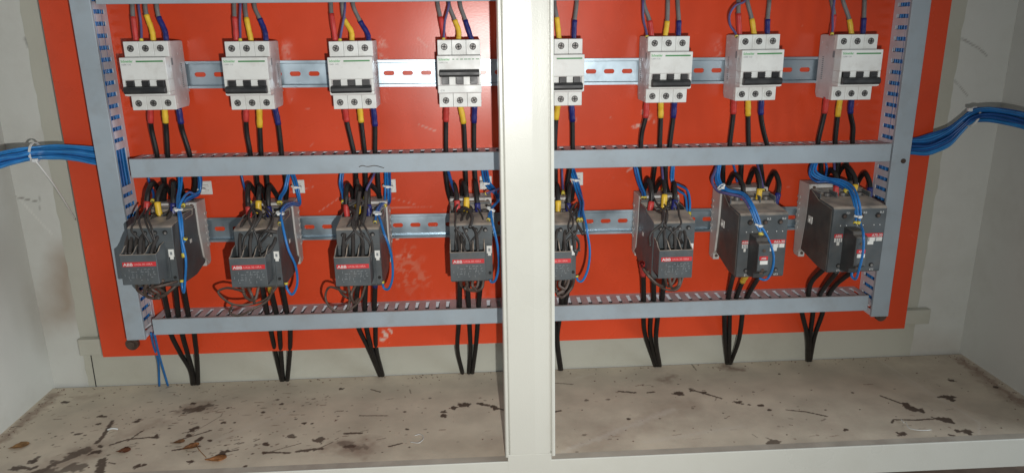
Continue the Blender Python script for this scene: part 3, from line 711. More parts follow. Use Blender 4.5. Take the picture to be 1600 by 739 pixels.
# ------------------------------------------------------------------ cables
def V3(pts):
    return [at(p[0], p[1], p[2]) for p in pts]
def cable(name, label, cat, pts, r, mt, group=None, sleeves=(), n=10, lumps=0.0, ends=()):
    """pts in survey form (x, y, depth); sleeves = (start idx, end idx, material, factor)"""
    path = spline(V3(pts)); k = 7
    o0 = path[-1].copy()
    t = bpy.data.objects.new(name, None) if False else None
    bm = bmesh.new(); tube(bm, [p - o0 for p in path], r, n, lumps)
    if sleeves or ends:
        t = thing(name, label, cat, o0, group)
        link('sheath', bm, mt, t, True)
        for (a, b, sm, f) in sleeves:
            i0, i1 = int(a * k), min(int(b * k), len(path) - 1)
            if i1 - i0 < 2: i0 = max(i1 - 2, 0)
            bm = bmesh.new(); tube(bm, [p - o0 for p in path[i0:i1 + 1]], r * f, n, .05); link('sleeve', bm, sm, t, True)
        for (i, em, f) in ends:
            idx = 0 if i == 0 else len(path) - 1
            seg = path[:3] if i == 0 else path[-3:]
            bm = bmesh.new(); tube(bm, [p - o0 for p in seg], r * f, n); link('ferrule', bm, em, t, True)
        return t
    o = link(name, bm, mt, None, True); o.location = o0
    return tag(o, label, cat, group)
cols = ('red', 'yellow', 'blue'); SM = (M_sred, M_syel, M_sblu)
YT = -.036
# above the breakers -------------------------------------------------
up = [
 [[(207, 12), (208, 27), (213, 66)], [(227, 12), (229, 24), (238, 50), (240, 66)], [(245, 12), (248, 27), (258, 50), (260, 66)]],
 [[(366, 12), (366.6, 27), (369.5, 66)], [(383, 12), (385, 28), (393, 66)], [(398, 12), (406, 30), (414, 50), (416, 66)]],
 [[(517, 9), (518, 22), (524.4, 66)], [(535, 9), (538, 31), (549, 50), (550, 66)], [(552, 9), (563, 34), (575, 55), (576, 66)]],
 [[(684, 8), (688, 27), (695, 66)], [(701.5, 8), (710.5, 32), (717, 50), (716, 66)], [(719, 8), (727, 32), (738, 66)]],
 [[(850, 8), (852, 28), (854, 64)], [(866.6, 8), (870, 28), (874, 64)], [(901, 7), (898, 32), (896.5, 64)]],
 [[(1006, 7), (1015, 33), (1019, 60)], [(1043.5, 5), (1042.6, 34), (1039, 60)], [(1059, 5), (1060.7, 33), (1060, 60)]],
 [[(1154, 3), (1154, 22), (1156, 58)], [(1168, 3), (1174.7, 30), (1179, 58)], [(1202, 3), (1199.6, 31), (1199, 58)]],
 [[(1299, 0), (1303, 24), (1299, 56)], [(1317, 0), (1327, 31), (1331, 57)], [(1351, 0), (1350, 29), (1348, 57)]]]
thin = [[(216.6, 10), (220, 35), (221, 52), (221, 65)], [(375.5, 10), (375, 35), (375.5, 51), (375.5, 65)], [(539, 12), (537, 30), (533, 52), (531, 65)], [(701, 10), (695, 35), (694, 50), (693, 64)],
        [(846, 8), (847, 40), (849, 63)], [(1004.7, 6), (1005.5, 32), (1010, 50), (1011, 59)], [(1163, 3), (1149.5, 9), (1140, 24), (1141.4, 41), (1149, 52), (1151, 58)], [(1304, -2), (1301, 26), (1301, 44), (1300, 55)]]
for i in range(8):
    for k in range(3):
        if i == 4 and k == 0: continue
        p = up[i][k]; q = [(p[0][0], p[0][1] - 16, -.024)]
        q += [(a[0], a[1], -.030 - .008 * j / (len(p) - 1)) for j, a in enumerate(p)]
        cable('power_cable', 'grey cable with %s sleeve entering the top of the %s' % (cols[k], BN[i]), 'cable', q, .0027, M_gcab, 'sleeved cables above the breakers', [(2.0, 9, SM[k], 1.25)])
    if i == 4: continue
    p = thin[i]; q = [(p[0][0], p[0][1] - 14, -.03)] + [(a[0], a[1], -.040 - .004 * j) for j, a in enumerate(p)]
    cable('control_wire', 'thin violet wire entering the top of the %s' % BN[i], 'wire', q, .0015, M_pur, 'thin violet wires above the breakers', ends=[(1, M_ferr, 1.5)])
# below the breakers -----------------------------------------------
dn = [
 [[(235, 168), (235.5, 192), (237, 204), (245, 240)], [(257, 168), (259, 192), (260, 204), (262, 240)], [(279, 168), (283, 193), (285, 204), (296, 240)]],
 [[(384.5, 167), (384.5, 190), (386, 210), (391, 239)], [(405, 167), (406, 199), (408, 239)], [(429, 167), (435, 195), (440, 239)]],
 [[(539, 166), (542, 190), (553, 239)], [(562, 166), (564.5, 191), (570, 239)], [(583, 166), (586, 197), (586, 239)]],
 [[(698, 164), (697, 190), (697, 238)], [(719, 164), (724.5, 193), (727, 238)], [(741.6, 164), (740.8, 192), (741, 238)]],
 [[(851, 162), (849, 187), (848, 237)], [(872, 162), (869, 187), (867, 237)], [(893, 162), (894.5, 190), (895, 237)]],
 [[(1010.6, 157), (1008.7, 184), (1003, 208), (1001, 235)], [(1032.5, 157), (1032.5, 184), (1031, 235)], [(1054, 157), (1052, 184), (1046, 235)]],
 [[(1147, 154), (1146, 178), (1140, 232)], [(1169, 154), (1169, 181), (1170, 231)], [(1190, 154), (1189, 179), (1193, 205), (1199, 229)]],
 [[(1291.7, 152), (1288.5, 177), (1278, 226)], [(1313, 152), (1309, 182), (1305, 224)], [(1331, 153), (1329, 177), (1333, 200), (1332, 222)]]]
for i in range(8):
    for k in range(3):
        if i == 4 and k == 0: continue
        p = dn[i][k]; q = [(a[0], a[1], -.040 + .008 * j / (len(p) - 1)) for j, a in enumerate(p)]; q.append((p[-1][0] + 1, p[-1][1] + 14, -.028))
        cable('power_cable', 'black cable with %s sleeve leaving the bottom of the %s' % (cols[k], BN[i]), 'cable', q, .0032, M_cab, 'sleeved cables below the breakers', [(0, 1 if not (i in (1, 2, 3) and k == 1) else 1.0, SM[k], 1.22)])
# looped cables into the contactor tops -----------------------------
# (duct x, duct y, behind (x,y), rise (x,y), peak (x,y), fall (x,y), sleeve end (x,y))
loops = [
 [((256, 270), (257, 300), (255, 318), (251, 304), (240, 286.5), (231.5, 300), (229.7, 315), (230, 340)), ((278, 270), (284, 296), (275, 318), (268, 304), (257, 289), (248, 302), (246, 316), (250, 341)), ((304.5, 270), (304, 296), (296, 314), (287, 303), (272, 286), (271, 303), (270.4, 318), (270.4, 342))],
 [((400.7, 270), (403, 296), (407, 312), (400, 303), (390, 289), (387, 303), (388, 323), (391, 347)), ((416.5, 270), (418, 296), (416, 312), (413, 300), (406, 291), (405, 300), (404, 314), (404, 334)), ((445.5, 270), (448, 300), (443, 322), (436, 311), (422, 291), (419, 305), (419.5, 323), (423, 344))],
 [((556, 269), (556, 298), (553, 312), (550, 300), (543.7, 289), (541, 302), (541, 320), (543, 343)), ((571, 269), (571, 298), (569, 312), (566, 300), (560, 291), (558, 304), (558.5, 318), (560, 337)), ((590, 269), (592, 300), (594, 314), (591, 302), (577, 289), (575.5, 303), (576, 320), (577, 340))],
 [((696.5, 268), (701, 302), (706, 316), (707, 304), (709, 288), (713, 302), (714, 314), (715, 331)), ((727.4, 268), (728, 300), (724, 314), (722, 302), (723, 286), (728, 296), (729, 309), (728.7, 332)), ((742, 268), (745, 302), (748, 316), (746, 302), (743, 284), (744, 302), (746, 318), (747.5, 336))],
 [None, ((868, 266), (869, 296), (873, 312), (873, 300), (870, 289), (871, 302), (872, 314), (872.5, 336)), ((890, 264), (886, 296), (892, 312), (895, 300), (891, 289), (889, 302), (888, 318), (888, 336))],
 [((998.7, 262), (1001, 285), (1004, 304), (1007, 295), (1012.5, 281), (1017.5, 295), (1018, 315), (1014, 335)), ((1023, 260), (1020, 285), (1021, 306), (1024, 297), (1033.6, 282), (1038.5, 292), (1038.5, 304), (1036, 333)), ((1040, 260), (1041, 290), (1048, 308), (1052, 298), (1053, 286), (1054.5, 298), (1054.7, 313), (1051.5, 333))],
 [((1130, 256), (1130, 285), (1133, 303), (1136, 294), (1148, 272.5), (1160, 288), (1161.5, 303), (1159, 322)), ((1158.6, 256), (1158, 285), (1163, 304), (1168, 290), (1179, 265.5), (1186, 280), (1187, 295.5), (1183, 322)), ((1188.6, 256), (1192, 285), (1195, 303), (1198.5, 291), (1210, 270), (1217.5, 287), (1216, 302), (1211, 321))],
 [((1283, 252), (1284, 275), (1288, 290), (1291, 275), (1299, 267), (1307, 277), (1306.5, 290.5), (1305, 318)), ((1311, 250), (1306, 275), (1307, 290), (1310, 272), (1321, 260), (1335, 276), (1336.5, 289), (1331, 311)), ((1322, 250), (1327, 275), (1336, 296), (1341, 284), (1351, 271), (1358.5, 284), (1359.5, 294), (1357.5, 312))]]
LY = [-.030, -.026, -.020, -.026, -.042, -.062, -.068, -.073]
for i in range(8):
    for k in range(3):
        p = loops[i][k]
        if p is None: continue
        ys = LY if i < 6 else [-.030, -.024, -.014, -.018, -.034, -.052, -.058, -.063]
        q = [(p[0][0], p[0][1] - 8, -.03)] + [(a[0], a[1], y) for a, y in zip(p, ys)]
        cable('power_cable', 'black cable looping over into the %s terminal of the %s' % (cols[k] + ' sleeved', CN[i]), 'cable', q, .0033, M_cab, 'looped cables above the contactors', [(7, 9, SM[k], 1.22)])
# contactor bottoms to the lowest duct ------------------------------
bt = [
 [[(252, 436), (257, 462), (264, 497)], [(272, 432), (275, 455), (279, 497)], [(284, 430), (287, 450), (295, 496)]],
 [[(408, 436), (411, 452), (418, 493)], [(420, 436), (424, 455), (432.5, 493)], [(438, 430), (441, 448), (449, 492)]],
 [[(560, 432), (558.6, 450), (555, 488)], [(572, 432), (571, 450), (570, 487)], [(586, 430), (586, 448), (585, 486)]],
 [[(718.4, 425), (718.4, 445), (718.4, 481)], [(730, 425), (731, 450), (732.6, 481)], [(752, 425), (751, 442), (747.7, 481)]],
 [None, [(880, 422), (880, 446), (878, 476)], [(893, 422), (890, 440), (883, 476)]],
 [[(1003, 412), (1005, 430), (1006, 472)], [(1019, 415), (1021, 434), (1021.7, 472)], [(1040, 415), (1038, 434), (1034.5, 472)]],
 [[(1147, 425), (1143, 440), (1137.5, 469)], [(1168, 427), (1160, 440), (1150, 468)], [(1190, 427), (1182, 438), (1165.7, 468)]],
 [[(1290, 418), (1268, 440), (1263, 463)], [(1308, 424), (1289.5, 447), (1280, 464)], [(1332, 424), (1307, 443.5), (1294, 463)]]]
pos3 = ('left', 'middle', 'right')
for i in range(8):
    for k in range(3):
        p = bt[i][k]
        if p is None: continue
        q = [(a[0], a[1], y) for a, y in zip(p, (-.085, -.060, -.036))]; q.append((p[-1][0] + 1, p[-1][1] + 12, -.026))
        cable('power_cable', '%s black cable running from below the %s into the bottom duct' % (pos3[k], CN[i]), 'cable', q, .0036, M_cab, 'cables between contactors and bottom duct', [(0, 1.0, SM[k], 1.15)] if (i, k) in ((5, 0), (1, 1), (6, 1), (2, 2)) else ())
fl = [
 [[(267, 520), (280, 548), (297.5, 578), (301.5, 602)], [(285, 520), (292, 548), (299.5, 574), (305.5, 602)], [(304, 520), (308, 560), (309.6, 602)]],
 [[(423.5, 514), (430, 548), (440.5, 595)], [(437, 514), (439, 550), (442.5, 595)], [(454, 513), (453, 550), (449, 595)]],
 [[(560, 510), (578, 549), (593.4, 586)], [(572.7, 510), (582, 549), (596, 586)], [(587, 510), (588, 545), (598, 586)]],
 [[(717, 504), (714.7, 545), (722.4, 582)], [(733.7, 504), (735, 545), (732.5, 582)], [(746.7, 504), (743, 545), (738, 582)]],
 [None, [(866, 500), (869, 525), (875, 577)], [(874, 500), (871, 525), (877, 577)]],
 [[(1005.6, 493), (1007, 518), (1023.5, 571)], [(1017, 493), (1016, 521), (1027, 571)], [(1028, 493), (1025, 528), (1031, 571)]],
 [[(1132, 491), (1132.7, 528), (1136, 568)], [(1140, 491), (1139.5, 530), (1139, 568)], [(1160, 490), (1155, 528), (1141, 568)]],
 [[(1253, 487), (1261, 523), (1261.6, 564)], [(1270.5, 487), (1266, 523), (1263.5, 564)], [(1286, 486), (1274, 521), (1265.5, 564)]]]
for i in range(8):
    for k in range(3):
        p = fl[i][k]
        if p is None: continue
        n_ = len(p); ys = [-.020 + (.062) * (j / (n_ - 1)) ** 1.2 for j in range(n_)]; ys = [min(y, -.006) if a[1] < 545 else y for y, a in zip(ys, p)]
        q = [(p[0][0], p[0][1] - 8, -.022)] + [(a[0], a[1], y) for a, y in zip(p, ys)]
        cable('power_cable', '%s black cable dropping to the floor under the %s' % (pos3[k], CN[i]), 'cable', q, .0034, M_cab, 'cables dropping from the bottom duct')
for k, p in enumerate(([(236, 520), (240, 540), (247, 563), (249, 604)], [(241, 520), (247, 548), (253, 570), (263, 604)])):
    q = [(a[0], a[1], y) for a, y in zip(p, (-.03, -.008, .012, .040))]
    cable('control_wire', 'blue wire dropping to the floor below the left upright duct', 'wire', q, .0017, M_blue, 'pair of blue wires below the left duct')

# ------------------------------------------------------------------ blue control wires at the contactors
def offs(pts, dx, dy=0, dY=0): return [(a + dx, b + dy, c + dY) for a, b, c in pts]
def blue(i, what, pts, mt=M_blue, r=.0016, ferr=True, group=None):
    cable('control_wire', what % CN[i], 'wire', pts, r, mt, group or 'blue control wires at the contactors', ends=[(1, M_ferr, 1.55)] if ferr else ())
SD = 'blue wire curving down the side of the %s'
LT = 'blue wire to the top left corner of the %s'
TM = 'blue wire running past the tie mount beside the %s'
# 1
blue(0, SD, [(311, 268, -.03), (312.6, 298, -.03), (305, 303, -.04), (295, 301, -.06), (285, 312, -.085), (279, 327, -.10), (280, 341, -.118), (284.5, 375, -.128), (290.4, 405, -.130), (289, 440, -.130), (287, 457, -.127), (285, 450, -.124), (284, 437, -.122)])
blue(0, LT, [(231.7, 268, -.03), (232.6, 282, -.03), (240, 304, -.045), (238, 315, -.06)], M_bdk)
for j, dx in enumerate((0, 3)):
    blue(0, 'blue wire standing up beside the looped cables of the %s' if j == 0 else 'blue wire pair member dropping to the screw tag of the %s', [(279 + dx * 2, 268, -.03), (280 + dx, 290, -.045), (277 + dx, 312, -.075), (278 + dx, 328, -.10), (281 + dx, 345, -.116), (284 + dx, 378, -.1275), (287 + dx, 402 - j * 30, -.130)])
for dx in (0, 3.5): blue(0, TM, [(309 + dx, 268, -.028), (311 + dx, 285, -.02), (309 + dx * .6, 303, -.03), (300, 306 + dx, -.045), (290, 312 + dx, -.06), (286, 322, -.075)], M_bdk if dx else M_blue)
# 2
blue(1, SD, [(454, 268, -.03), (461, 291, -.02), (466.6, 316, -.03), (456, 317, -.05), (445.5, 321, -.075), (438.5, 332, -.10), (440, 344, -.115), (445.5, 370.5, -.128), (451, 391, -.130), (462, 416, -.128), (464, 446, -.125), (456, 460, -.122), (449, 452, -.12), (447, 441, -.12)])
blue(1, 'second blue wire hugging the tied bundle beside the %s', [(458, 268, -.03), (465, 291, -.02), (469, 319, -.028), (458, 320, -.048), (448, 324, -.07), (441, 334, -.095), (438, 346, -.112), (437, 350, -.118)])
blue(1, LT, [(376, 268, -.03), (382, 293, -.035), (389, 308, -.05), (391, 317, -.06)], M_bdk)
for dx in (0, -3): blue(1, TM, [(453 + dx, 268, -.03), (447 + dx, 296, -.035), (440 + dx, 308, -.05), (438 + dx, 318, -.065)])
# 3
blue(2, SD, [(605, 268, -.03), (606, 291, -.02), (606, 314, -.03), (598, 319, -.05), (593, 327, -.075), (591, 335, -.10), (594, 343, -.115), (600, 363.5, -.128), (606, 379, -.130), (612, 402, -.128), (613, 436, -.125), (606, 452, -.122), (600, 450, -.12), (597.5, 439, -.12)])
blue(2, 'second blue wire in the tied bundle beside the %s', [(602, 268, -.03), (602, 291, -.02), (601, 312, -.03), (594, 320, -.055), (588, 330, -.09), (587, 342, -.112), (586, 348, -.118)])
for dx in (0, 3.5): blue(2, LT, [(533 + dx, 268, -.03), (531 + dx, 288, -.034), (535 + dx, 304, -.045), (536 + dx, 317, -.06)], M_blue if dx == 0 else M_bdk)
blue(2, 'violet wire slanting behind the looped cables of the %s', [(586, 268, -.03), (580, 282, -.05), (573, 296, -.06), (570, 312, -.07)], M_pur)
blue(2, TM, [(609, 268, -.03), (609.5, 291, -.02), (609, 316, -.028), (600, 322, -.05)], M_bdk)
# 4
blue(3, SD, [(781, 300, -.04), (778, 314, -.06), (769, 324, -.09), (767, 333, -.11), (770, 350, -.128), (773, 363, -.130), (778, 389, -.130), (779, 420, -.127), (772, 440, -.124), (767, 440, -.121), (765.5, 432, -.12)])
blue(3, 'dark blue wire slanting down to the top left of the %s', [(700, 266, -.03), (706, 287, -.045), (713, 305, -.065), (715, 319, -.07)], M_bdk, .0022, False)
for dx in (0, 4, 8): blue(3, TM, [(753 + dx, 264, -.03), (757 + dx, 285, -.02), (766 + dx, 297, -.03), (778, 305 + dx, -.04), (790, 312 + dx, -.04)], (M_blue, M_bdk, M_blue)[dx // 4], ferr=False)
blue(3, 'short blue wire rising right from a yellow ferrule above the %s', [(790, 290, -.05), (775, 297, -.055), (763, 301, -.06), (758, 303, -.06)], M_pur)
blue(3, 'blue wire dropping into the coil terminal of the %s', [(785, 306, -.05), (774, 319, -.07), (767, 328, -.095), (764, 338, -.112), (763, 344, -.118)])
# 5
blue(4, SD, [(893, 263, -.03), (899, 281, -.02), (905, 300, -.03), (911, 315, -.06), (911, 331, -.10), (916, 352, -.126), (918, 366, -.130), (921.5, 392, -.128), (918, 422, -.125), (908.6, 439.6, -.122), (903, 438, -.12), (901, 430, -.12)])
for dx in (-3.5, 3): blue(4, TM, [(893 + dx, 263, -.03), (899 + dx, 281, -.02), (904 + dx, 299, -.028), (909 + dx * .5, 318, -.06), (907 + dx * .6, 334, -.10), (906 + dx * .6, 345, -.118)], M_blue if dx < 0 else M_bdk)
blue(4, 'thin violet wire hanging straight above the %s', [(878, 262, -.03), (879, 285, -.04), (880, 304, -.06)], M_pur)
# 6
for dx in (0, 4): blue(5, LT, [(991 + dx, 260, -.03), (994 + dx, 275, -.035), (999 + dx, 291, -.045), (1004 + dx, 303, -.055), (1004 + dx, 310, -.06)], M_blue if dx else M_bdk)
blue(5, 'outer blue wire arching to the right terminal of the %s', [(1050, 258, -.03), (1050, 284, -.03), (1062, 290, -.04), (1074, 298, -.055), (1078, 315, -.065), (1077, 338, -.075)])
blue(5, 'inner blue wire arching to the right terminal of the %s', [(1053, 258, -.03), (1052.5, 286, -.03), (1060, 298, -.045), (1070, 305, -.055), (1073, 320, -.065), (1072.6, 338, -.075)])
blue(5, 'violet wire hanging behind the yellow sleeve of the %s', [(1034, 258, -.03), (1036, 282, -.05), (1037, 298, -.06)], M_pur)
# 7
pb = [(1123, 254, -.04), (1121, 281, -.05), (1134, 297, -.07), (1158, 303, -.085), (1173, 321, -.112), (1184.6, 350, -.122)]
blue(6, SD.replace('side', 'front'), pb + [(1192, 358, -.124), (1203.5, 381, -.126), (1209, 403, -.126), (1205, 426, -.126), (1196.5, 437, -.124), (1186, 435, -.122)], ferr=False)
blue(6, 'blue wire ending at the yellow ferrule on the front of the %s', offs(pb, 3, -1, .002) + [(1188, 368, -.124)])
blue(6, 'lower blue wire of the bundle crossing the %s', offs(pb, -2, 3, .003) + [(1191, 368, -.124)], M_blue)
blue(6, 'dark wire on the outer bend of the bundle beside the %s', [(1122, 254, -.035), (1117, 268, -.045), (1112.5, 283, -.055), (1121, 298, -.065), (1138, 303, -.08), (1160, 309, -.095), (1172, 326, -.113)], M_pur, .002, False)
blue(6, 'short dark blue wire behind the first loop of the %s', [(1145, 254, -.03), (1149, 268, -.03), (1152, 285, -.03)], M_bdk, ferr=False)
blue(6, 'thin violet wire with pale ferrule above the %s', [(1183, 254, -.03), (1188, 275, -.045), (1192, 292, -.055), (1192, 298, -.06)], M_pur)
# 8
pb = [(1274, 251, -.035), (1271, 270, -.045), (1288, 280, -.055), (1311, 284, -.07), (1327, 293, -.085), (1336, 310, -.108), (1340.6, 336, -.120)]
blue(7, SD.replace('side', 'front'), pb + [(1344, 349, -.123), (1349, 366, -.150), (1349, 389, -.153), (1342, 422, -.150), (1336, 436, -.14), (1331, 432, -.135), (1332, 420, -.13)])
blue(7, 'blue wire ending at the upper ferrule on the front of the %s', offs(pb, 4, -2, .002) + [(1341, 351, -.124)])
blue(7, 'blue wire ending at the lower ferrule on the front of the %s', offs(pb, -3, 2, .002) + [(1336, 350, -.124)])
blue(7, 'dark blue wire looping left above the %s', [(1272, 251, -.035), (1266, 262, -.04), (1266, 276, -.045), (1276, 284, -.055), (1292, 284, -.06), (1308, 289, -.07), (1324, 300, -.09)], M_bdk)
blue(7, 'short dark blue wire beside the duct above the %s', [(1289, 251, -.03), (1292, 262, -.03), (1290, 276, -.04)], M_bdk, ferr=False)
blue(7, 'violet wire hanging between the loops of the %s', [(1303, 251, -.03), (1304, 262, -.035), (1303, 272, -.04)], M_pur, ferr=False)

# ------------------------------------------------------------------ dusty resistor wires
def res(i, lab, pts, mt=M_gwr, r=.0021):
    cable('resistor_wire', lab % CN[i], 'wire', pts, r, mt, 'dusty wires around the front blocks', lumps=.05)
UP = ['left dusty wire bending down into the front block of the %s', 'middle dusty wire bending down into the front block of the %s', 'right dusty wire bending down into the front block of the %s', 'extra dusty wire lying across the top of the %s']
upw = {
 0: [[(225, 338), (210, 358), (205, 378), (203, 398)], [(234, 338), (219, 358), (213, 378), (212, 398)], [(243, 336), (228, 358), (224, 378), (226, 398)], [(267, 332), (256, 356), (243, 376), (236, 398)], [(220, 342), (205, 362), (198, 380), (196, 398)], [(247, 340), (236, 354), (221, 372), (219, 398)]],
 1: [[(389, 336), (378, 352), (375, 374), (376, 404)], [(398, 328), (408, 335), (395, 360), (391, 380), (392, 404)], [(410, 340), (424, 354), (431, 368), (424, 388), (408, 402)], [(376, 371), (393, 365), (416, 361), (433, 363)]],
 2: [[(548, 326), (556, 336), (540, 362), (537, 384), (537, 404)], [(562, 300), (558, 334), (552, 362), (552, 384), (552, 404)], [(572, 300), (570, 334), (564, 362), (567, 384), (567, 404)], [(545, 322), (557, 314), (560, 296), (558, 280)]],
 3: [[(717, 332), (711, 352), (716, 372), (719, 394)], [(723, 334), (726, 352), (721, 372), (727, 394)], [(737, 326), (730, 346), (743, 362), (747, 394)], [(716, 330), (728, 326), (738, 340), (734, 356)]],
 4: [[(894, 339), (877, 349), (869, 366), (868, 394)], [(902, 326), (888, 348), (882, 368), (884, 394)], [(887, 342), (901, 352), (896, 368), (899, 394)], [(890, 346), (903, 354), (911, 366)]],
 5: [[(1024, 330), (1041, 337), (1038, 360), (1041, 396)], [(1035, 332), (1050, 344), (1054, 366), (1056, 396)], [(1045, 330), (1063, 350), (1071, 369), (1070, 396)], [(1055, 338), (1064, 356), (1062, 372), (1066, 380)]]}
for i, L in upw.items():
    for j, p in enumerate(L):
        n_ = len(p); ys = [-.082 + (-.066) * (k / (n_ - 1)) ** .75 for k in range(n_)]
        if n_ and p[-1][1] < 385: ys = [-.100, -.118, -.130, -.129][:n_]
        if (i, j) == (2, 3): ys = [-.08, -.07, -.05, -.035]
        if (i, j) == (3, 3): ys = [-.08, -.09, -.115, -.129]
        lab = UP[j] if j < 4 else ('outermost dusty wire into the front block of the %s' if j == 4 else 'crossed dusty wire over the top of the %s')
        res(i, lab, [(a, b, y) for (a, b), y in zip(p, ys)], M_gwr, .0024 if i in (0, 2) else .0021)
rt = random.Random(31)
for i in range(6):
    for j in range(4):
        xa = upw[i][min(j, 2)][0][0] + rt.uniform(-6, 6); sg = rt.choice((-1, 1))
        y0 = 318 + rt.uniform(-4, 6) - (6 if i == 5 else 0)
        pts = [(xa, y0, -.062), (xa + sg * rt.uniform(4, 9), y0 + 10, -.085), (xa + sg * rt.uniform(8, 16), y0 + 24, -.112), (xa + sg * rt.uniform(2, 14), y0 + 40, -.130), (xa - sg * rt.uniform(0, 8), y0 + 58, -.132), (xa - sg * rt.uniform(2, 6), y0 + 76, -.141)]
        lim = (at(0, 0, 0), 0)
        lo, hi = [(200, 262), (374, 430), (535, 592), (712, 764), (868, 908), (1016, 1068)][i]
        pts = [(min(max(a, lo), hi), b, c) for a, b, c in pts]
        cable('resistor_wire', 'thin dark wire tangled over the upper face of the %s' % CN[i], 'wire', pts, .0013, M_gwr, 'tangled thin wires on the %s' % CN[i], n=7)
LO = ['widest brown wire loop under the %s', 'tighter brown wire loop under the %s', 'brown wire hooking back under the %s', 'dusty wire stub under the front block of the %s']
low = {
 0: [[(213, 438), (217, 455), (240, 466), (262, 457), (280, 442)], [(228, 438), (236, 458), (255, 462), (274, 446)], [(221, 438), (229, 452), (245, 448), (262, 444), (276, 440)], [(241, 438), (238, 452), (247, 458), (243, 466)], [(232, 438), (226, 452), (232, 464), (250, 466)], [(255, 438), (247, 450), (256, 456)]],
 1: [[(382, 455), (352, 450), (341, 456), (363, 475), (393, 475), (417, 466), (436, 443)], [(363, 477), (359, 488), (372, 493), (400, 480), (419, 468), (428, 446)], [(378, 446), (384, 464), (398, 468), (404, 448)], [(386, 446), (392, 458), (398, 474)]],
 2: [[(541, 457), (514, 449), (508.5, 465), (519, 483), (542, 485), (563, 468), (571, 446)], [(528, 445), (535, 460), (546, 467)], [(544, 445), (547, 466), (543, 484)], [(556, 445), (549, 460), (552, 472), (560, 466)]],
 3: [[(721, 432), (722, 447), (737, 454), (752, 451), (756, 434)], [(728, 432), (733, 452), (745, 448), (748, 432)], [(724, 432), (730, 444), (726, 452)], [(741, 432), (738, 446), (745, 455)]],
 4: [[(868, 455), (879, 464), (893, 450), (898, 431)], [(870, 432), (868, 450), (878, 458), (886, 432)], [(890, 432), (884, 450), (870, 460)], [(878, 432), (874, 446), (882, 452)]],
 5: [[(1012, 424), (1026, 443), (1040, 452), (1058, 452), (1068, 430)], [(1038, 430), (1044, 448), (1050, 444), (1056, 430)], [(1045, 430), (1050, 450), (1060, 446), (1062, 430)], [(1005, 420), (1014, 432), (1024, 442), (1036, 448)]]}
for i, L in low.items():
    for j, p in enumerate(L):
        n_ = len(p); y0 = -.140
        ys = [y0 + .012 * math.sin(k * 1.3 + j) + (.035 * k / (n_ - 1) if j in (0, 1) else 0.0) for k in range(n_)]
        lab = LO[j] if j < 4 else ('small tangled brown wire under the %s' if j == 4 else 'short curled brown wire under the %s')
        res(i, lab, [(a, b, y) for (a, b), y in zip(p, ys)], M_brn, .0015 if i in (1, 2, 5) and j < 2 else .0019)

# ------------------------------------------------------------------ tie mounts and cable ties
for (x, y, i) in ((321, 294, 0), (466, 292, 1), (609, 291, 2), (759, 286, 3), (902, 280, 4)):
    q = at(x, y, -.003); s = .0085
    bm = bmesh.new(); box(bm, -s, s, -.0022, -.0004, -s * 1.12, s * 1.12, .0006); box(bm, -s * .5, s * .5, -.0050, -.0020, -s * .55, -s * .2, .0004); box(bm, -s * .5, s * .5, -.0050, -.0020, s * .2, s * .55, .0004)
    o = link('tie_mount', bm, M_tie); o.location = (q.x, 0, q.z); tag(o, 'white square adhesive tie mount on the panel beside the %s' % CN[i], 'tie mount', 'white adhesive tie mounts')
def tie(x, y, Y, rw, rd, rot, label, tail=None, w=.0022):
    c = at(x, y, Y); bm = bmesh.new(); n = 24
    R = Matrix.Rotation(rot, 3, 'Y')
    ring = []
    for k in range(n):
        a = 2 * math.pi * k / n; cc, s = math.cos(a), math.sin(a)
        ring.append([R @ Vector((rw * f * cc, rd * f * s, zz_)) for f, zz_ in ((1, -w / 2), (1, w / 2), (1.1, w / 2), (1.1, -w / 2))])
    vs = [[bm.verts.new(p) for p in r] for r in ring]
    for k in range(n):
        j = (k + 1) % n
        for q in range(4): bm.faces.new((vs[k][q], vs[j][q], vs[j][(q + 1) % 4], vs[k][(q + 1) % 4]))
    if tail is None:
        o = link('cable_tie', bm, M_tie); 
        b2 = bmesh.new(); box(b2, -.0022, .0022, -rd - .0025, -rd + .0004, -.0018, .0018, .0004); 
        me = o.data; b3 = bmesh.new(); b3.from_mesh(me); merge(b3, b2); b3.to_mesh(me); b3.free()
        o.location = c; tag(o, label, 'cable tie', 'white cable ties'); return
    t = thing('cable_tie', label, 'cable tie', c, 'white cable ties'); link('loop', bm, M_tie, t)
    path = spline([at(*p) - c for p in tail]); bm = bmesh.new()
    for p, q in zip(path[:-1], path[1:]):
        pass
    tube(bm, path, .0011, 6); link('tail', bm, M_tie, t, True)
    bm = bmesh.new(); h = path[0]; box(bm, h.x - .003, h.x + .003, h.y - .003, h.y + .002, h.z - .002, h.z + .0025, .0005); link('head', bm, M_tie, t)
tie(278.5, 327, -.100, .0052, .0042, .1, 'small white tie round the blue wires of the leftmost contactor')
tie(437.5, 333, -.100, .0050, .0042, .2, 'small white tie round the blue wires of the second contactor')
tie(589.5, 333, -.100, .0052, .0042, .2, 'small white tie round the blue wires of the third contactor')
tie(767, 327, -.098, .0055, .0045, .5, 'white tie round the blue wires touching the left edge of the post')
tie(1186, 352, -.122, .0052, .0030, .3, 'small white tie on blue wires across the second contactor from right')
tie(1127, 292, -.066, .0055, .0045, -.7, 'white tie on the bend of the wires left of the seventh contactor')
tie(1341, 338, -.121, .0052, .0030, .1, 'small white tie on blue wires across the rightmost contactor')
for x, y, i in ((313, 296, 0), (463, 292, 1), (606, 291, 2), (758, 286, 3), (899, 281, 4)):
    tie(x, y, -.020, .0068, .0040, .15, 'thin white tie holding blue wires to the mount beside the %s' % CN[i])

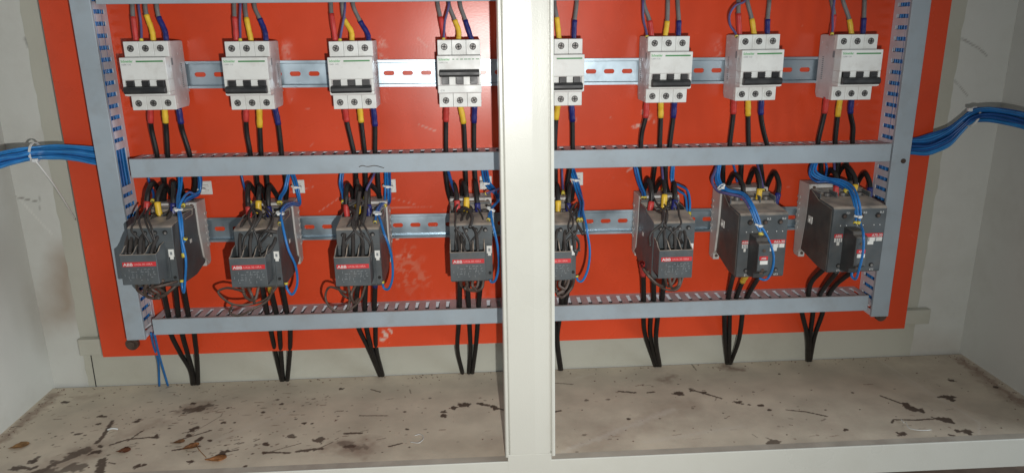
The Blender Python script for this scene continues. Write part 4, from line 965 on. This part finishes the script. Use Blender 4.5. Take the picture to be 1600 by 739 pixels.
# ------------------------------------------------------------------ big blue bundles at both sides
def bundle(side, keys, label, n=18, seed=1, grp=''):
    rs = random.Random(seed); proto = None
    for w_ in range(n):
        a = (w_ + .5) / n * 2 - 1
        a = max(-1, min(1, a + rs.uniform(-.05, .05))); dep = rs.uniform(-1, 1) * math.sqrt(max(0, 1 - a * a)); pts = []
        for (x, yt, yb, Y, dd) in keys:
            sw = rs.uniform(-.10, .10); yy = (yt + yb) / 2 + (a * .88 + sw) * (yb - yt) / 2
            pts.append((x, yy, Y + dep * dd))
        cable('bundled_wire', label, 'wire', pts, .0016, rs.choice([M_blue, M_blue2, M_bdk]), grp, n=8)
bundle('l', [(185, 232, 262, -.022, .004), (150, 230, 260, -.014, .007), (118, 228, 252, -.016, .008), (85, 226, 250, -.018, .009), (55, 228, 250, -.026, .011), (30, 230, 257, -.045, .012), (0, 236, 264, -.075, .014), (-50, 250, 290, -.13, .018), (-110, 275, 320, -.17, .02)],
       'blue wire in the thick bundle leaving past the left edge of the panel', 20, 4, 'blue wires of the left bundle')
bundle('r', [(1398, 216, 240, -.022, .004), (1427, 214, 243, -.014, .007), (1452, 209, 246, -.014, .008), (1482, 197, 232, -.018, .009), (1502, 182, 211, -.022, .010), (1519, 171, 195, -.028, .011), (1540, 167, 191, -.045, .012), (1570, 169, 195, -.07, .013), (1604, 177, 204, -.10, .015), (1660, 195, 225, -.15, .018)],
       'blue wire in the thick bundle leaving past the right edge of the panel', 20, 9, 'blue wires of the right bundle')
tie(55, 239, -.026, .0128, .0130, math.pi / 2 + .05, 'white cable tie with a long tail on the left blue bundle', [(55, 251, -.040), (80, 283, -.02), (103, 318, .005), (118, 343, .035)], w=.0026)
tie(1519, 183, -.028, .0130, .0130, math.pi / 2 + .35, 'white cable tie on the right blue bundle with its short tail up', [(1515, 172, -.040), (1522, 168, -.036), (1530, 169, -.03)], w=.0026)
# thin loose strip in front of left wall
# wires packed in the upright ducts, seen through the slots
for side_, xa_, xb_ in (('left', -.4885, -.4685), ('right', .5862, .6066)):
    rs = random.Random(21 if side_ == 'left' else 22)
    for k in range(28):
        x = xa_ + (xb_ - xa_) * ((k % 7) + .5) / 7; y = -.0365 + .0100 * (k // 7) + rs.uniform(-.002, .002)
        if side_ == 'left' and k % 7 == 6: x = xb_ - .0008
        if side_ == 'right' and k % 7 == 0: x = xa_ + .0006
        zs_ = [-.405, -.25, -.12, 0, .12, .27]
        path = spline([Vector((min(max(x + rs.uniform(-.0012, .0012), xa_), xb_), y + rs.uniform(-.0012, .0012), z)) for z in zs_], 8)
        bm = bmesh.new(); tube(bm, [p - path[0] for p in path], .0016, 8)
        o = link('bundled_wire', bm, rs.choice([M_blue, M_blue, M_bdk])); o.location = path[0]
        for f in o.data.polygons: f.use_smooth = True
        tag(o, 'blue wire packed upright inside the %s upright duct' % side_, 'wire', 'blue wires inside the %s upright duct' % side_)

# ------------------------------------------------------------------ bits lying on the floor
def leaf(x, y, l, w, rot, label, col=None, curl=.25):
    c = atz(x, y, FZ); bm = bmesh.new(); n, mth = 10, 5
    g = []
    for i in range(n + 1):
        t = i / n; hw = w / 2 * math.sin(math.pi * min(max(t, .02), .98)) ** .8 * (1 + .12 * math.sin(i * 2.3)); row = []
        for j in range(mth):
            s = j / (mth - 1) * 2 - 1
            row.append(bm.verts.new(((t - .5) * l, s * hw, .0012 + abs(s) ** 2 * w * curl * .5 + .0012 * math.sin(t * 5 + j) + curl * l * .12 * (2 * t - 1) ** 2)))
        g.append(row)
    for i in range(n):
        for j in range(mth - 1): bm.faces.new((g[i][j], g[i][j + 1], g[i + 1][j + 1], g[i + 1][j]))
    bmesh.ops.solidify(bm, geom=bm.faces[:], thickness=.0003)
    o = link('dry_leaf', bm, mat('dry leaf tint', col or (.24, .11, .035), .7, var=.4, scale=120), None, True); o.location = c; o.rotation_euler = (0, 0, rot)
    tag(o, label, 'dry leaf', 'dry leaves on the cabinet floor')
leaf(30, 698, .024, .016, .5, 'pale tan oval leaf in the front left corner of the cabinet floor', (.42, .24, .10), .12)
leaf(193, 706, .018, .013, .3, 'reddish brown curled leaf beside the long dark drip marks', (.20, .075, .035))
leaf(278, 692, .018, .008, .3, 'small brown leaf, left of the cluster below the leftmost cables', (.26, .13, .06))
leaf(297, 700, .024, .012, .6, 'crumpled orange brown leaf with a thin stalk in the leaf cluster', (.30, .13, .05))
leaf(338, 720, .026, .012, .2, 'curled orange leaf nearest the front sill', (.42, .19, .07), .5)
leaf(18, 698, .010, .006, 1.3, 'tiny dark leaf crumb against the left wall', (.10, .06, .04)) if False else None
def crumb(pts, r, label, mt, nm, cat):
    P_ = [atz(x, y, FZ + .0015 + h) for x, y, h in pts]; o0 = P_[0].copy(); bm = bmesh.new(); tube(bm, [p - o0 for p in spline(P_)], r, 6)
    o = link(nm, bm, mt, None, True); o.location = o0; tag(o, label, cat)
crumb([(1415, 659, 0), (1422, 669, .002), (1440, 672, .001), (1455, 671, 0)], .0005, 'bent sliver of clear plastic on the right part of the floor', M_clear, 'plastic_sliver', 'plastic scrap')
crumb([(641, 690, 0), (655, 691, .003), (662, 684, .004), (656, 678, .002), (648, 680, .001)], .0005, 'pale curled scrap of plastic film on the floor left of the post', M_clear, 'plastic_scrap', 'plastic scrap')
crumb([(1408, 655, 0), (1412, 660, .001)], .0006, 'tiny pale plastic chip beside the bent sliver', M_clear, 'plastic_chip', 'plastic scrap')
crumb([(168, 671, 0), (176, 669, .002), (184, 670, .001)], .0012, 'small white fleck among the dark stains at left', M_clear, 'white_fleck', 'fleck')
crumb([(305, 690, 0), (311, 702, .003), (322, 714, .001)], .0006, 'thin brown stalk lying beside the crumpled leaf', M_leaf, 'leaf_stalk', 'stalk')

bm = bmesh.new(); rg = random.Random(77)
for i in range(420):
    if rg.random() < .35: x, y = rg.uniform(XL + .005, XR - .005), WY - .008 - abs(rg.gauss(0, .008))
    elif rg.random() < .4: x, y = rg.choice([XL + .004 + abs(rg.gauss(0, .012)), XR - .004 - abs(rg.gauss(0, .012))]), rg.uniform(FY + .01, WY - .01)
    else: x, y = rg.uniform(XL + .02, XR - .02), rg.uniform(FY + .01, WY - .02)
    r = rg.uniform(.0004, .0013); t_ = bmesh.new(); bmesh.ops.create_icosphere(t_, subdivisions=1, radius=r)
    for v in t_.verts: v.co = Vector((v.co.x * rg.uniform(.7, 1.6), v.co.y * rg.uniform(.6, 1.2), v.co.z * .6)) + Vector((x, y, FZ + r * .3))
    for f in t_.faces: f.smooth = False
    merge(bm, t_)
gr = link('grit', bm, mat('grit', (.17, .12, .09), .8, var=.6, scale=200)); gr['kind'] = 'stuff'; tag(gr, 'fine brown grit scattered over the cabinet floor and in its corners', 'grit')

# ------------------------------------------------------------------ light: phone flash beside the lens, faint room light
fl_ = bpy.data.lights.new('flash', 'SPOT'); fl_.energy = 27; fl_.shadow_soft_size = .0035; fl_.color = (1.0, .985, .95)
fl_.spot_size = math.radians(126); fl_.spot_blend = 1.0
fo = bpy.data.objects.new('flash', fl_); C.objects.link(fo); fo.location = (.042, -DIST, -.070)
fo.rotation_euler = (Vector((-.13, .0, -.30)) - Vector(fo.location)).to_track_quat('-Z', 'Y').to_euler()
ar = bpy.data.lights.new('doorway_light', 'AREA'); ar.shape = 'RECTANGLE'; ar.size = 1.0; ar.size_y = 1.4; ar.energy = 36; ar.color = (.86, .94, 1.0)
ao = bpy.data.objects.new('doorway_light', ar); C.objects.link(ao); ao.location = (2.3, -.82, -.05)
ao.rotation_euler = (Vector((-.65, -.1, -.3)) - Vector(ao.location)).to_track_quat('-Z', 'Y').to_euler()
w_ = bpy.data.worlds.new('World'); sc.world = w_; w_.use_nodes = True
bg = w_.node_tree.nodes['Background']; bg.inputs[0].default_value = (.85, .93, 1.0, 1); bg.inputs[1].default_value = .17
sc.view_settings.view_transform = 'Standard'; sc.view_settings.look = 'None'; sc.view_settings.exposure = 0; sc.view_settings.gamma = 1
